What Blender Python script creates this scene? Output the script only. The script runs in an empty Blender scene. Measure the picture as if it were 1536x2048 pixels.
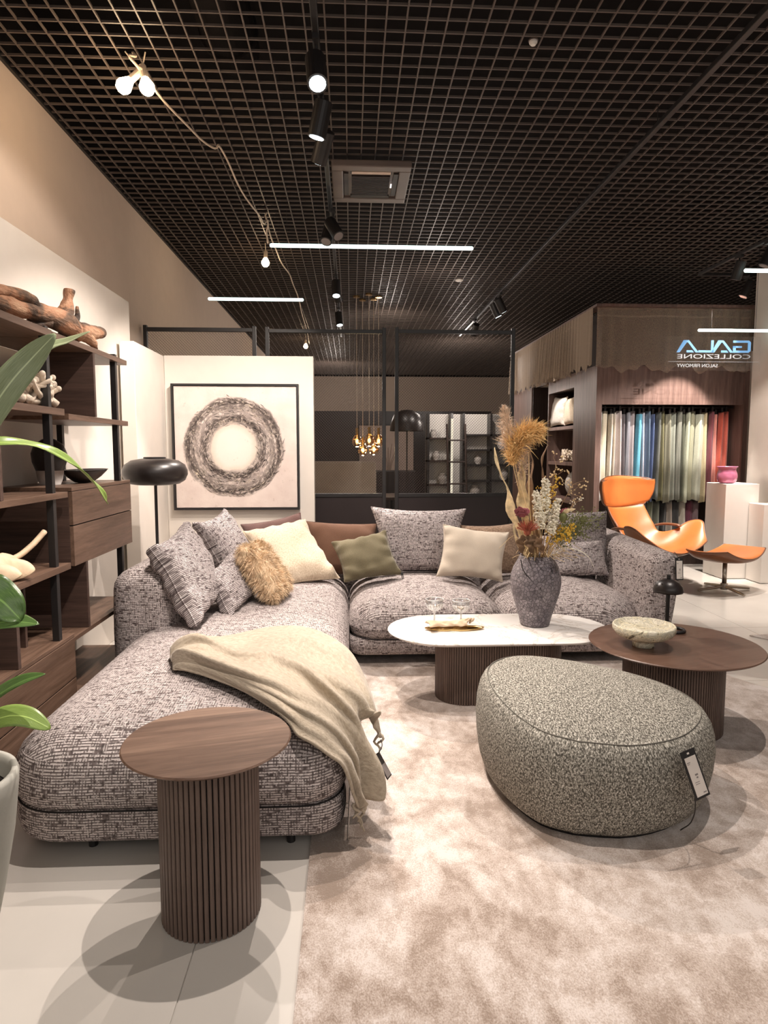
import bpy, math, random
import numpy as np
from mathutils import Matrix, Vector, noise
R = math.radians
rng = np.random.default_rng(7); random.seed(7)
SC = bpy.context.scene; COL = SC.collection

# ------------------------------------------------------------------ camera
cam = bpy.data.cameras.new('camera'); cam.sensor_fit = 'VERTICAL'; cam.sensor_height = 36.0
cam.lens = 1320 / 2048 * 36.0; cam.clip_start = 0.05; cam.clip_end = 100
camo = bpy.data.objects.new('camera', cam); COL.objects.link(camo)
PITCH = math.atan(124 / 1320); YAW = math.atan(66 * math.cos(PITCH) / 1320)
camo.location = (0, 0, 1.42); camo.rotation_euler = (math.pi / 2 - PITCH, 0, -YAW)
SC.camera = camo

# ------------------------------------------------------------------ world, exposure
W = bpy.data.worlds.new('World'); SC.world = W; W.use_nodes = True
W.node_tree.nodes['Background'].inputs[0].default_value = (1.0, 0.92, 0.87, 1)
W.node_tree.nodes['Background'].inputs[1].default_value = 0.19
SC.view_settings.view_transform = 'Standard'; SC.view_settings.look = 'None'
SC.view_settings.gamma = 1; SC.view_settings.use_curve_mapping = False
SC.view_settings.exposure = 0.0

WARM = (1.0, 0.88, 0.795); COOL = (0.98, 0.95, 0.93)
def lamp(kind, loc, energy, color=WARM, target=None, size=65, blend=0.35, radius=0.012, parent=None):
    d = bpy.data.lights.new('lamp', kind); d.energy = energy; d.color = color
    if kind == 'SPOT': d.spot_size = R(size); d.spot_blend = blend; d.shadow_soft_size = radius
    elif kind == 'POINT': d.shadow_soft_size = radius
    o = bpy.data.objects.new('lamp', d); COL.objects.link(o); o.location = loc
    if target is not None:
        o.rotation_euler = (Vector(target) - Vector(loc)).to_track_quat('-Z', 'Y').to_euler()
    return o
# soft area fill added behind the camera, standing in for mall corridor light
a = bpy.data.lights.new('corridor_light', 'AREA'); a.shape = 'RECTANGLE'; a.size = 8; a.size_y = 2.5; a.energy = 90; a.color = (1, .93, .87)
ao = bpy.data.objects.new('corridor_light', a); COL.objects.link(ao); ao.location = (1.0, -2.6, 3.4)
ao.rotation_euler = (R(50), 0, 0)

# ------------------------------------------------------------------ mesh helpers
class MB:
    def __init__(s): s.v = []; s.f = []; s.n = 0
    def add(s, v, f):
        v = [tuple(map(float, p)) for p in v]; s.v += v; s.f += [tuple(i + s.n for i in q) for q in f]; s.n += len(v); return s
    def box(s, x0, x1, y0, y1, z0, z1):
        v = [(x, y, z) for z in (z0, z1) for x, y in ((x0, y0), (x1, y0), (x1, y1), (x0, y1))]
        return s.add(v, [(3, 2, 1, 0), (4, 5, 6, 7), (0, 1, 5, 4), (1, 2, 6, 5), (2, 3, 7, 6), (3, 0, 4, 7)])
    def grid(s, P, wu=False, wv=False):
        nu, nv = P.shape[:2]; f = []
        for i in range(nu if wu else nu - 1):
            for j in range(nv if wv else nv - 1):
                i2 = (i + 1) % nu; j2 = (j + 1) % nv
                f.append((i * nv + j, i2 * nv + j, i2 * nv + j2, i * nv + j2))
        return s.add(P.reshape(-1, 3), f)
    def tube(s, pts, rad, n=8, cap=True, flat=None):
        pts = np.array(pts, float); m = len(pts)
        rad = np.broadcast_to(np.array(rad, float), (m,))
        T = np.gradient(pts, axis=0) if m > 2 else np.array([pts[1] - pts[0]] * 2)
        T /= np.linalg.norm(T, axis=1)[:, None] + 1e-9
        up = np.array([0, 0, 1.0]) if abs(T[0, 2]) < .9 else np.array([1.0, 0, 0])
        a = np.cross(T[0], up); a /= np.linalg.norm(a); P = np.zeros((m, n, 3))
        for i in range(m):
            a = a - T[i] * (a @ T[i]); a /= np.linalg.norm(a) + 1e-9; b = np.cross(T[i], a)
            for k in range(n):
                t = 2 * math.pi * k / n
                P[i, k] = pts[i] + rad[i] * (a * math.cos(t) + b * math.sin(t) * (flat or 1))
        base = s.n; s.grid(P, wv=True)
        if cap: s.f.append(tuple(base + k for k in range(n))); s.f.append(tuple(base + (m - 1) * n + k for k in reversed(range(n))))
        return s
    def lathe(s, prof, n=32, c=(0, 0, 0), cap=True):
        P = np.zeros((len(prof), n, 3)); t = np.linspace(0, 2 * math.pi, n, endpoint=False)
        for i, (r, z) in enumerate(prof):
            P[i, :, 0] = c[0] + r * np.cos(t); P[i, :, 1] = c[1] + r * np.sin(t); P[i, :, 2] = c[2] + z
        base = s.n; s.grid(P, wv=True); m = len(prof)
        if cap:
            if prof[0][0] > 1e-4: s.f.append(tuple(base + k for k in reversed(range(n))))
            if prof[-1][0] > 1e-4: s.f.append(tuple(base + (m - 1) * n + k for k in range(n)))
        return s
    def prism(s, poly, z0, z1):
        n = len(poly); v = [(x, y, z0) for x, y in poly] + [(x, y, z1) for x, y in poly]
        f = [tuple(reversed(range(n))), tuple(range(n, 2 * n))] + [(i, (i + 1) % n, n + (i + 1) % n, n + i) for i in range(n)]
        return s.add(v, f)
    def blob(s, c, r, n=6, m=4, sc=(1, 1, 1)):
        prof = [(math.sin(math.pi * i / m) * r, -math.cos(math.pi * i / m) * r) for i in range(m + 1)]
        P = np.zeros((m + 1, n, 3)); t = np.linspace(0, 2 * math.pi, n, endpoint=False)
        for i, (q, z) in enumerate(prof):
            P[i, :, 0] = c[0] + q * np.cos(t) * sc[0]; P[i, :, 1] = c[1] + q * np.sin(t) * sc[1]; P[i, :, 2] = c[2] + z * sc[2]
        return s.grid(P, wv=True)
    def mesh(s, name):
        m = bpy.data.meshes.new(name); m.from_pydata(s.v, [], s.f); m.update(); return m

def setuv(me, uv=None):
    """uv per vertex, or box projection in metres"""
    l = me.uv_layers.new(name='UVMap'); nl = len(me.loops)
    vi = np.empty(nl, int); me.loops.foreach_get('vertex_index', vi)
    if uv is not None: d = np.asarray(uv)[vi]
    else:
        co = np.empty(len(me.vertices) * 3); me.vertices.foreach_get('co', co); co = co.reshape(-1, 3)
        d = np.zeros((nl, 2))
        for p in me.polygons:
            n = np.abs(np.array(p.normal)); sl = slice(p.loop_start, p.loop_start + p.loop_total); q = co[vi[sl]]
            if n[2] > .55 or n[2] >= max(n[0], n[1]): d[sl] = q[:, [0, 1]]
            elif n[1] >= n[0]: d[sl] = q[:, [0, 2]]
            else: d[sl] = q[:, [1, 2]]
    l.data.foreach_set('uv', d.ravel())

def obj(name, mb, mat, parent=None, smooth=False, bevel=0, uv=None, boxuv=False, kind=None, label=None, solid=0, subsurf=0):
    me = mb.mesh(name) if isinstance(mb, MB) else mb
    if mat and not me.materials: me.materials.append(mat)
    if smooth: me.polygons.foreach_set('use_smooth', [True] * len(me.polygons))
    if uv is not None or boxuv: setuv(me, uv)
    o = bpy.data.objects.new(name, me); COL.objects.link(o)
    if parent: attach(o, parent)
    if solid:
        md = o.modifiers.new('solid', 'SOLIDIFY'); md.thickness = solid; md.offset = 0
    if bevel:
        md = o.modifiers.new('bevel', 'BEVEL'); md.width = bevel; md.segments = 2; md.limit_method = 'ANGLE'
    if subsurf:
        md = o.modifiers.new('sub', 'SUBSURF'); md.levels = subsurf; md.render_levels = subsurf
    if kind: o['kind'] = kind
    if label: o['label'] = label
    return o
def attach(o, parent):
    o.parent = parent
    o.matrix_parent_inverse = world(parent).inverted()
def world(o):
    L = Matrix.LocRotScale(o.location, o.rotation_euler, o.scale)
    return (world(o.parent) @ o.matrix_parent_inverse @ L) if o.parent else L
def thing(name, label, cat, loc=(0, 0, 0), group=None):
    o = bpy.data.objects.new(name, None); COL.objects.link(o); o.location = loc; o.empty_display_size = .1
    o['label'] = label; o['category'] = cat
    if group: o['group'] = group
    return o
def tag(o, label, cat, group=None):
    o['label'] = label; o['category'] = cat
    if group: o['group'] = group
    return o
def struct(name, mb, mat, **k):
    o = obj(name, mb, mat, **k); o['kind'] = 'structure'; return o
def catmull(P, n):
    P = np.array(P, float); m = len(P); Q = np.vstack([2 * P[0] - P[1], P, 2 * P[-1] - P[-2]]); out = []
    for t in np.linspace(0, m - 1 - 1e-9, n):
        i = int(t); f = t - i; a, b, c, d = Q[i:i + 4]
        out.append(.5 * (2 * b + (c - a) * f + (2 * a - 5 * b + 4 * c - d) * f * f + (3 * b - a - 3 * c + d) * f ** 3))
    return np.array(out)
def nz(x, y, z): return noise.noise(Vector((x, y, z)))

# ------------------------------------------------------------------ materials
class NT:
    def __init__(s, name):
        s.m = bpy.data.materials.new(name); s.m.use_nodes = True; s.t = s.m.node_tree; s.n = s.t.nodes; s.l = s.t.links
        s.b = s.n['Principled BSDF']
    def new(s, ty, **k):
        n = s.n.new(ty)
        for a, v in k.items(): setattr(n, a, v)
        return n
    def put(s, sock, v):
        if v is None: return
        if isinstance(v, bpy.types.NodeSocket): s.l.new(v, sock)
        else: sock.default_value = v
    def math(s, op, a, b=None, c=None, clamp=False):
        n = s.new('ShaderNodeMath', operation=op, use_clamp=clamp)
        for i, v in enumerate((a, b, c)): s.put(n.inputs[i], v)
        return n.outputs[0]
    def coord(s, kind='Object', scale=(1, 1, 1), rot=(0, 0, 0), loc=(0, 0, 0)):
        t = s.new('ShaderNodeTexCoord'); m = s.new('ShaderNodeMapping'); s.l.new(t.outputs[kind], m.inputs[0])
        m.inputs['Scale'].default_value = scale; m.inputs['Rotation'].default_value = rot; m.inputs['Location'].default_value = loc
        return m.outputs[0]
    def noise(s, vec, scale, detail=3, rough=.5, dist=0, out=0):
        n = s.new('ShaderNodeTexNoise'); s.l.new(vec, n.inputs['Vector']); n.inputs['Scale'].default_value = scale
        n.inputs['Detail'].default_value = detail; n.inputs['Roughness'].default_value = rough; n.inputs['Distortion'].default_value = dist
        return n.outputs[out]
    def ramp(s, fac, stops):
        n = s.new('ShaderNodeValToRGB'); s.l.new(fac, n.inputs[0]); e = n.color_ramp.elements
        while len(e) < len(stops): e.new(.5)
        for x, (p, c) in zip(e, stops): x.position = p; x.color = (*c, 1) if len(c) == 3 else c
        return n.outputs[0]
    def mix(s, fac, a, b, mode='MIX'):
        n = s.new('ShaderNodeMix', data_type='RGBA', blend_type=mode); s.put(n.inputs[0], fac)
        s.put(n.inputs[6], (*a, 1) if isinstance(a, tuple) else a); s.put(n.inputs[7], (*b, 1) if isinstance(b, tuple) else b)
        return n.outputs[2]
    def bump(s, h, strength=.3, dist=.002):
        n = s.new('ShaderNodeBump'); s.l.new(h, n.inputs['Height']); n.inputs['Strength'].default_value = strength
        n.inputs['Distance'].default_value = dist; s.l.new(n.outputs[0], s.b.inputs['Normal'])
    def done(s, col, rough=.5, metal=0, spec=.5, **k):
        s.put(s.b.inputs['Base Color'], (*col, 1) if isinstance(col, tuple) else col); s.put(s.b.inputs['Roughness'], rough)
        s.b.inputs['Metallic'].default_value = metal; s.b.inputs['Specular IOR Level'].default_value = spec
        for a, v in k.items(): s.b.inputs[a.replace('_', ' ')].default_value = v
        return s.m
def plain(name, col, rough=.5, metal=0, spec=.5, var=.06, vs=8, bump=0, bs=60, **k):
    t = NT(name); c = t.coord(); n = t.noise(c, vs, 4)
    lo = tuple(x * (1 - var) for x in col); hi = tuple(min(1, x * (1 + var)) for x in col)
    if bump: t.bump(t.noise(c, bs, 3), bump, .004)
    return t.done(t.ramp(n, [(.3, lo), (.7, hi)]), rough, metal, spec, **k)
def wood(name, dark, light, axis='Y', rough=.45, fine=1.0, spec=.4):
    t = NT(name); s = {'X': (1.2, 22, 22), 'Y': (22, 1.2, 22), 'Z': (22, 22, 1.2)}[axis]
    s = tuple(x * fine for x in s)
    c = t.coord(scale=s); g = t.noise(c, 1.6, 6, .62, .25)
    c2 = t.coord(scale=tuple(x * 4 for x in s)); g2 = t.noise(c2, 2.5, 3, .6)
    m = t.math('ADD', t.math('MULTIPLY', g, .7), t.math('MULTIPLY', g2, .3))
    t.bump(m, .12, .002)
    return t.done(t.ramp(m, [(.36, dark), (.52, tuple((a + b) / 2 for a, b in zip(dark, light))), (.66, light)]), rough, 0, spec)
def emit(name, col, strength):
    t = NT(name); t.b.inputs['Emission Color'].default_value = (*col, 1); t.b.inputs['Emission Strength'].default_value = strength
    return t.done(tuple(x * .15 for x in col), .4)
def tweed(name, dark=(.088, .071, .068), light=(.74, .665, .64), pitch=108, along=11, amt=.41):
    t = NT(name); uv = t.new('ShaderNodeUVMap'); sp = t.new('ShaderNodeSeparateXYZ'); t.l.new(uv.outputs[0], sp.inputs[0])
    u, v = sp.outputs[0], sp.outputs[1]
    wob = t.noise(uv.outputs[0], 9, 2); v2 = t.math('ADD', v, t.math('MULTIPLY', wob, .010)); u2 = t.math('ADD', u, t.math('MULTIPLY', wob, .010))
    def yarn(a, b, pt, al, th, w, seed):
        s = t.math('MULTIPLY', b, float(pt)); row = t.math('FLOOR', s); fr = t.math('FRACT', s)
        cx = t.new('ShaderNodeCombineXYZ'); t.put(cx.inputs[0], t.math('MULTIPLY', a, float(al))); t.put(cx.inputs[1], t.math('MULTIPLY', row, 3.71)); cx.inputs[2].default_value = seed
        n = t.noise(cx.outputs[0], 2.2, 1.5, .6)
        on = t.math('MULTIPLY_ADD', t.math('SUBTRACT', n, th), 10.0, .5, clamp=True)
        return t.math('MULTIPLY', on, t.math('MULTIPLY_ADD', t.math('ABSOLUTE', t.math('SUBTRACT', fr, .5)), -5.0, w, clamp=True))
    a = yarn(u, v2, pitch, along, amt, 2.0, 0.0); b = yarn(v, u2, pitch * .95, 26, .50, 1.7, 5.0); c3 = yarn(v, u2, pitch * 1.1, 20, .60, 1.9, 9.0)
    fac = t.math('MAXIMUM', t.math('MULTIPLY', a, t.math('MULTIPLY_ADD', b, -.92, 1.0, clamp=True)), t.math('MULTIPLY', c3, .8))
    tint = t.ramp(t.noise(uv.outputs[0], 120, 2), [(.35, tuple(x * .72 for x in light)), (.65, light)])
    dk = t.ramp(t.noise(uv.outputs[0], 70, 2), [(.4, dark), (.62, tuple(x * 2.0 for x in dark))])
    t.bump(fac, .5, .003)
    return t.done(t.mix(fac, dk, tint), .95, 0, .15)
def fabric(name, lo, hi, scale=160, bump=.4, rough=.95):
    t = NT(name); c = t.coord('UV'); n = t.noise(c, scale, 3, .65); big = t.noise(c, 9, 3)
    m = t.math('ADD', t.math('MULTIPLY', n, .75), t.math('MULTIPLY', big, .25)); t.bump(n, bump, .004)
    return t.done(t.ramp(m, [(.33, lo), (.67, hi)]), rough, 0, .15, Sheen_Weight=.25)
M = {}
M['wall'] = plain('wall_paint', (.68, .55, .45), .85, bump=.05, bs=200, var=.02)
M['wall_cream'] = plain('wall_cream_paint', (.745, .685, .615), .8, bump=.05, bs=200, var=.02)
M['white'] = plain('white_board', (.80, .76, .71), .6, var=.015)
M['black_metal'] = plain('black_powder_coat', (.018, .016, .016), .42, spec=.5, var=.2)
M['grid'] = plain('brown_black_grid_paint', (.115, .090, .076), .5, spec=.4, var=.15)
M['void'] = plain('plenum_black', (.012, .010, .010), .9, spec=.1)
M['dark_panel'] = plain('dark_brown_panel', (.026, .019, .019), .32, spec=.5)
M['mesh'] = plain('dark_brown_mesh', (.075, .055, .048), .45, metal=.0)
M['shelf'] = wood('shelf_brown_oak', (.090, .052, .034), (.195, .120, .084), 'Y', .42)
M['shelf_v'] = wood('shelf_side_oak', (.050, .030, .024), (.105, .064, .050), 'X', .45)
def m_planks():
    t = NT('stool_top_oak'); c = t.coord(scale=(1.2, 22, 22)); g = t.noise(c, 1.6, 6, .62, .25); g2 = t.noise(t.coord(scale=(6, 110, 90)), 2.2, 3, .6)
    sp = t.new('ShaderNodeSeparateXYZ'); t.l.new(t.coord(), sp.inputs[0]); pl = t.math('FLOOR', t.math('MULTIPLY_ADD', sp.outputs[1], 9.5, .35)); w = t.new('ShaderNodeTexWhiteNoise', noise_dimensions='1D'); t.put(w.inputs['W'], pl)
    m = t.math('ADD', t.math('ADD', t.math('MULTIPLY', g, .55), t.math('MULTIPLY', g2, .27)), t.math('MULTIPLY', w.outputs[0], .20)); t.bump(m, .12, .002)
    return t.done(t.ramp(m, [(.34, (.088, .050, .034)), (.5, (.155, .094, .066)), (.66, (.245, .158, .112))]), .4, 0, .4)
M['stool_top'] = m_planks()
M['slat'] = wood('ribbed_brown_oak', (.090, .060, .048), (.185, .128, .104), 'Z', .5, fine=1.5)
M['core'] = plain('groove_black', (.008, .006, .006), .8)
M['table_brown'] = wood('round_table_brown', (.105, .058, .040), (.150, .088, .063), 'X', .34)
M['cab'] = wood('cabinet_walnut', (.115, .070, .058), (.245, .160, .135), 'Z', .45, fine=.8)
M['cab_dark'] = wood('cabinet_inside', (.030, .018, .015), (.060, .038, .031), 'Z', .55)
M['tweed'] = tweed('sofa_tweed')
M['tweed2'] = tweed('cushion_tweed', (.092, .076, .076), (.72, .655, .64))
M['cream'] = fabric('cream_boucle', (.50, .39, .27), (.78, .67, .525), 90, .8)
M['oat'] = fabric('oatmeal_linen', (.48, .41, .33), (.64, .56, .46), 300, .3)
M['brown'] = fabric('brown_velvet', (.085, .042, .026), (.165, .088, .056), 240, .3)
M['mauve'] = fabric('mauve_velvet', (.10, .055, .05), (.19, .115, .105), 240, .3)
M['olive'] = fabric('olive_linen', (.095, .080, .046), (.215, .185, .115), 280, .4)
M['fuzzy'] = fabric('brown_fuzz', (.12, .075, .048), (.36, .25, .175), 70, 1.0)
M['throw'] = fabric('beige_wool', (.345, .285, .212), (.53, .455, .355), 60, .7)
M['fur'] = fabric('fur_base', (.50, .34, .20), (.70, .54, .37), 60, .5)
M['curtain_white'] = fabric('ivory_fleece', (.55, .50, .44), (.78, .72, .65), 60, .8)
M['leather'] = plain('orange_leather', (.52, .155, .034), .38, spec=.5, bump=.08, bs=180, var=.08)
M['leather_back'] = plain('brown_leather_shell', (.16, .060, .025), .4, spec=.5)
M['steel'] = plain('brushed_steel', (.42, .38, .33), .28, metal=1)
M['gold'] = plain('polished_brass', (.75, .50, .20), .22, metal=1)
M['tag_card'] = plain('tag_card', (.78, .72, .66), .6)
M['print'] = plain('grey_print', (.25, .22, .21), .7)
M['bulb'] = emit('warm_bulb', (1.0, .74, .45), 40)
M['lens'] = emit('spot_lens', (.82, .95, 1.0), 7)
M['led'] = emit('led_bar', (.80, 1.0, .93), 3.2)  # lamp reflections in the shop window, put in as glow
M['sign'] = emit('sign_blue', (.24, .50, .82), .85)  # reflected sign letters, put in as glow
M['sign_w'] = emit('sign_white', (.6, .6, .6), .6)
M['gold_glow'] = emit('amber_bulb', (1.0, .72, .36), 9)
M['cable'] = plain('beige_cable', (.66, .54, .42), .6)
M['ac'] = plain('ac_panel', (.15, .115, .10), .5)
M['ac_dark'] = plain('ac_grille', (.045, .035, .032), .6)
M['ceramic'] = plain('speckled_white_ceramic', (.50, .46, .43), .7, bump=.2)
M['ceramic_dark'] = plain('matte_brown_black', (.020, .015, .014), .35, spec=.5, var=.2)
M['coral'] = plain('bleached_coral', (.66, .56, .45), .85, bump=.5, bs=90, var=.18, vs=20)
M['carved'] = plain('pale_carved_wood', (.56, .42, .28), .6, bump=.3, bs=40, var=.25, vs=14)
M['pink'] = plain('pink_glaze', (.50, .16, .27), .22, spec=.6)
M['planter'] = plain('pale_concrete', (.46, .45, .40), .75, bump=.15)
M['soil'] = plain('dark_soil', (.02, .015, .012), .95, bump=.5)

def m_driftwood():
    t = NT('driftwood'); c = t.coord(scale=(1, .45, 1)); n = t.noise(c, 7, 6, .6, .4)
    t.bump(t.noise(t.coord(scale=(30, 6, 30)), 3, 5), .9, .01)
    return t.done(t.ramp(n, [(.42, (.045, .030, .022)), (.51, (.16, .095, .06)), (.57, (.36, .18, .10)), (.7, (.52, .32, .20))]), .85)
M['driftwood'] = m_driftwood()
def m_floor():
    t = NT('floor_tile'); c = t.coord('Generated'); o = t.new('ShaderNodeObjectInfo')
    g = t.coord(); n = t.noise(g, 1.3, 5, .55)
    t.put(t.b.inputs['Coat Weight'], .25); t.b.inputs['Coat Roughness'].default_value = .12
    return t.done(t.ramp(n, [(.3, (.56, .53, .485)), (.7, (.64, .605, .555))]), .24, 0, .5)
M['floor'] = m_floor()
def m_rug():
    t = NT('rug_viscose'); c = t.coord(); a = t.noise(c, 2.6, 8, .64, .5); b = t.noise(t.coord(scale=(1.6, 1, 1), loc=(5, 2, 0)), 11, 5, .62, .4)
    f = t.noise(t.coord(scale=(1.5, 1, 1)), 150, 2, .6)
    m = t.math('ADD', t.math('ADD', t.math('MULTIPLY', a, .50), t.math('MULTIPLY', b, .27)), t.math('MULTIPLY', f, .23))
    t.bump(t.math('ADD', f, t.math('MULTIPLY', b, .8)), .6, .006)
    return t.done(t.ramp(m, [(.42, (.315, .24, .19)), (.47, (.45, .365, .31)), (.515, (.56, .475, .42)), (.565, (.70, .625, .58))]), .85, 0, .2, Sheen_Weight=.4)
M['rug'] = m_rug()
def m_marble():
    t = NT('white_marble'); c = t.coord(); n = t.noise(c, 2.2, 6, .6, 1.2)
    v = t.math('ABSOLUTE', t.math('SUBTRACT', n, .5)); n2 = t.noise(t.coord(loc=(3, 1, 0)), 5, 4)
    base = t.ramp(v, [(0, (.42, .36, .31)), (.007, (.68, .63, .58)), (.026, (.76, .73, .69)), (.2, (.79, .765, .735))])
    return t.done(t.mix(t.math('MULTIPLY', n2, .35), base, (.76, .73, .69)), .18, 0, .5)
M['marble'] = m_marble()
def m_bowl():
    t = NT('green_marble'); c = t.coord(); n = t.noise(c, 15, 6, .65, 1.6)
    t.bump(t.noise(c, 40, 4), .5, .006)
    return t.done(t.ramp(n, [(.32, (.05, .034, .026)), (.39, (.32, .29, .20)), (.45, (.84, .76, .56)), (.52, (.46, .44, .34)), (.58, (.86, .80, .65)), (.70, (.26, .24, .18))]), .5)
M['bowl'] = m_bowl()
def m_vase():
    t = NT('crackled_mauve_ceramic'); c = t.coord(); v = t.new('ShaderNodeTexVoronoi', feature='DISTANCE_TO_EDGE'); t.l.new(c, v.inputs[0]); v.inputs['Scale'].default_value = 50
    e = t.ramp(v.outputs[0], [(.0, (0, 0, 0)), (.09, (1, 1, 1))]); n = t.noise(c, 7, 4)
    v2 = t.new('ShaderNodeTexVoronoi'); t.l.new(c, v2.inputs[0]); v2.inputs['Scale'].default_value = 50
    base = t.ramp(n, [(.3, (.14, .12, .135)), (.7, (.34, .30, .31))])
    bw = t.new('ShaderNodeRGBToBW'); t.l.new(v2.outputs['Color'], bw.inputs[0]); base = t.mix(.45, base, bw.outputs[0], 'SOFT_LIGHT')
    t.bump(e, .7, .004)
    return t.done(t.mix(e, (.055, .046, .055), base), .6)
M['vase'] = m_vase()
def m_pouf():
    t = NT('grey_green_boucle'); uv = t.new('ShaderNodeUVMap'); mp = t.new('ShaderNodeMapping'); t.l.new(uv.outputs[0], mp.inputs[0])
    mp.inputs['Rotation'].default_value = (0, 0, R(-58)); mp.inputs['Scale'].default_value = (1, .62, 1)
    v = t.new('ShaderNodeTexVoronoi', feature='SMOOTH_F1'); t.l.new(mp.outputs[0], v.inputs[0]); v.inputs['Scale'].default_value = 270; v.inputs['Randomness'].default_value = .75
    d = v.outputs['Distance']; n = t.noise(mp.outputs[0], 170, 3, .6)
    m = t.math('MULTIPLY_ADD', d, -.9, t.math('ADD', n, .28)); t.bump(d, -.9, .006)
    return t.done(t.ramp(m, [(.22, (.080, .074, .063)), (.42, (.25, .235, .200)), (.60, (.50, .475, .415)), (.78, (.76, .73, .66))]), .95, 0, .15)
M['pouf'] = m_pouf()
def m_canvas():
    # abstract ring in impasto grey-brown on a pinkish white ground; local canvas coordinates in metres
    t = NT('ring_canvas'); c = t.coord(); wob = t.noise(c, 5, 4, .6, 0, out=1)
    s = t.new('ShaderNodeVectorMath', operation='SUBTRACT'); t.l.new(wob, s.inputs[0]); s.inputs[1].default_value = (.5, .5, .5)
    k = t.new('ShaderNodeVectorMath', operation='SCALE'); t.l.new(s.outputs[0], k.inputs[0]); k.inputs['Scale'].default_value = .075
    a = t.new('ShaderNodeVectorMath', operation='ADD'); t.l.new(c, a.inputs[0]); t.l.new(k.outputs[0], a.inputs[1])
    sp = t.new('ShaderNodeSeparateXYZ'); t.l.new(a.outputs[0], sp.inputs[0])
    r = t.math('SQRT', t.math('ADD', t.math('MULTIPLY', sp.outputs[0], sp.outputs[0]), t.math('MULTIPLY', sp.outputs[2], sp.outputs[2])))
    an = t.math('ARCTAN2', sp.outputs[2], sp.outputs[0])
    pc = t.new('ShaderNodeCombineXYZ'); t.put(pc.inputs[0], t.math('MULTIPLY', an, 1.3)); t.put(pc.inputs[1], t.math('MULTIPLY', r, 26.0))
    brush = t.noise(pc.outputs[0], 1.6, 6, .65, .6); gr = t.noise(c, 34, 4, .65)
    ring = t.ramp(r, [(.0, (0, 0, 0)), (.195, (0, 0, 0)), (.222, (.7,) * 3), (.26, (1, 1, 1)), (.32, (.55,) * 3), (.36, (.8,) * 3), (.40, (1, 1, 1)), (.428, (.8,) * 3), (.448, (0, 0, 0))])
    bw = t.new('ShaderNodeRGBToBW'); t.l.new(ring, bw.inputs[0])
    tex = t.math('ADD', t.math('MULTIPLY', brush, .6), t.math('MULTIPLY', gr, .4))
    fac = t.math('MULTIPLY', bw.outputs[0], t.math('MULTIPLY_ADD', t.math('SUBTRACT', tex, .47), -8.0, 1.15, clamp=True))
    ringc = t.ramp(tex, [(.34, (.030, .024, .024)), (.46, (.10, .078, .070)), (.56, (.15, .12, .10))])
    ground = t.ramp(t.noise(c, 6, 5), [(.3, (.66, .55, .50)), (.7, (.76, .66, .60))])
    inner = t.ramp(r, [(.0, (.78, .71, .65)), (.15, (.76, .68, .61)), (.2, (.66, .56, .47))])
    ground = t.mix(t.ramp(r, [(.19, (1, 1, 1)), (.23, (0, 0, 0))]), ground, inner)
    ground = t.mix(t.math('MULTIPLY', t.math('LESS_THAN', t.noise(c, 22, 5, .7), .36), .35), ground, (.42, .33, .27))
    t.bump(t.math('ADD', t.math('MULTIPLY', fac, tex), t.math('MULTIPLY', gr, .25)), .8, .012)
    return t.done(t.mix(fac, ground, ringc), .75, 0, .25)
M['canvas'] = m_canvas()
def m_sheer():
    t = NT('sheer_brown_voile'); c = t.coord(); n = t.noise(c, 260, 2)
    t.done(t.ramp(n, [(.4, (.40, .31, .235)), (.6, (.62, .50, .39))]), .9, 0, .1)
    tr = t.new('ShaderNodeBsdfTransparent'); mx = t.new('ShaderNodeMixShader'); lw = t.new('ShaderNodeLayerWeight'); lw.inputs[0].default_value = .35
    t.put(mx.inputs[0], t.math('MULTIPLY_ADD', lw.outputs['Facing'], .5, .42, clamp=True)); t.l.new(tr.outputs[0], mx.inputs[1]); t.l.new(t.b.outputs[0], mx.inputs[2])
    t.l.new(mx.outputs[0], t.n['Material Output'].inputs[0]); return t.m
M['sheer'] = m_sheer()
def m_glass(name, tint=(1, 1, 1), op=.12):
    t = NT(name); t.done(tint, .03, 0, .8); tr = t.new('ShaderNodeBsdfTransparent'); tr.inputs[0].default_value = (*tint, 1)
    mx = t.new('ShaderNodeMixShader'); lw = t.new('ShaderNodeLayerWeight'); lw.inputs[0].default_value = .3
    t.put(mx.inputs[0], t.math('MULTIPLY_ADD', lw.outputs['Facing'], .75, op, clamp=True)); t.l.new(tr.outputs[0], mx.inputs[1])
    g = t.new('ShaderNodeBsdfGlossy'); g.inputs['Roughness'].default_value = .05; t.l.new(g.outputs[0], mx.inputs[2])
    t.l.new(mx.outputs[0], t.n['Material Output'].inputs[0]); return t.m
M['glass'] = m_glass('clear_glass', op=.22); M['frost'] = m_glass('cut_glass', op=.5); M['frost'].node_tree.nodes['Glossy BSDF'].inputs['Roughness'].default_value = .5; M['amber'] = m_glass('amber_glass', (1, .72, .38), .15); M['acrylic'] = m_glass('clear_acrylic', (1, 1, 1), .004)
def m_leaf(name, lo, hi):
    t = NT(name); c = t.coord('UV'); sp = t.new('ShaderNodeSeparateXYZ'); t.l.new(c, sp.inputs[0])
    mid = t.math('ABSOLUTE', t.math('SUBTRACT', sp.outputs[0], .5)); n = t.noise(t.coord('UV', scale=(24, 3, 1)), 3, 4)
    v = t.math('FRACT', t.math('MULTIPLY_ADD', sp.outputs[1], 26.0, t.math('MULTIPLY', mid, -9.0))); t.bump(v, .25, .002)
    col = t.ramp(n, [(.3, lo), (.7, hi)]); col = t.mix(t.ramp(mid, [(.012, (1, 1, 1)), (.035, (0, 0, 0))]), col, tuple(min(1, x * 1.7) for x in hi))
    return t.done(col, .32, 0, .5)
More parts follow.
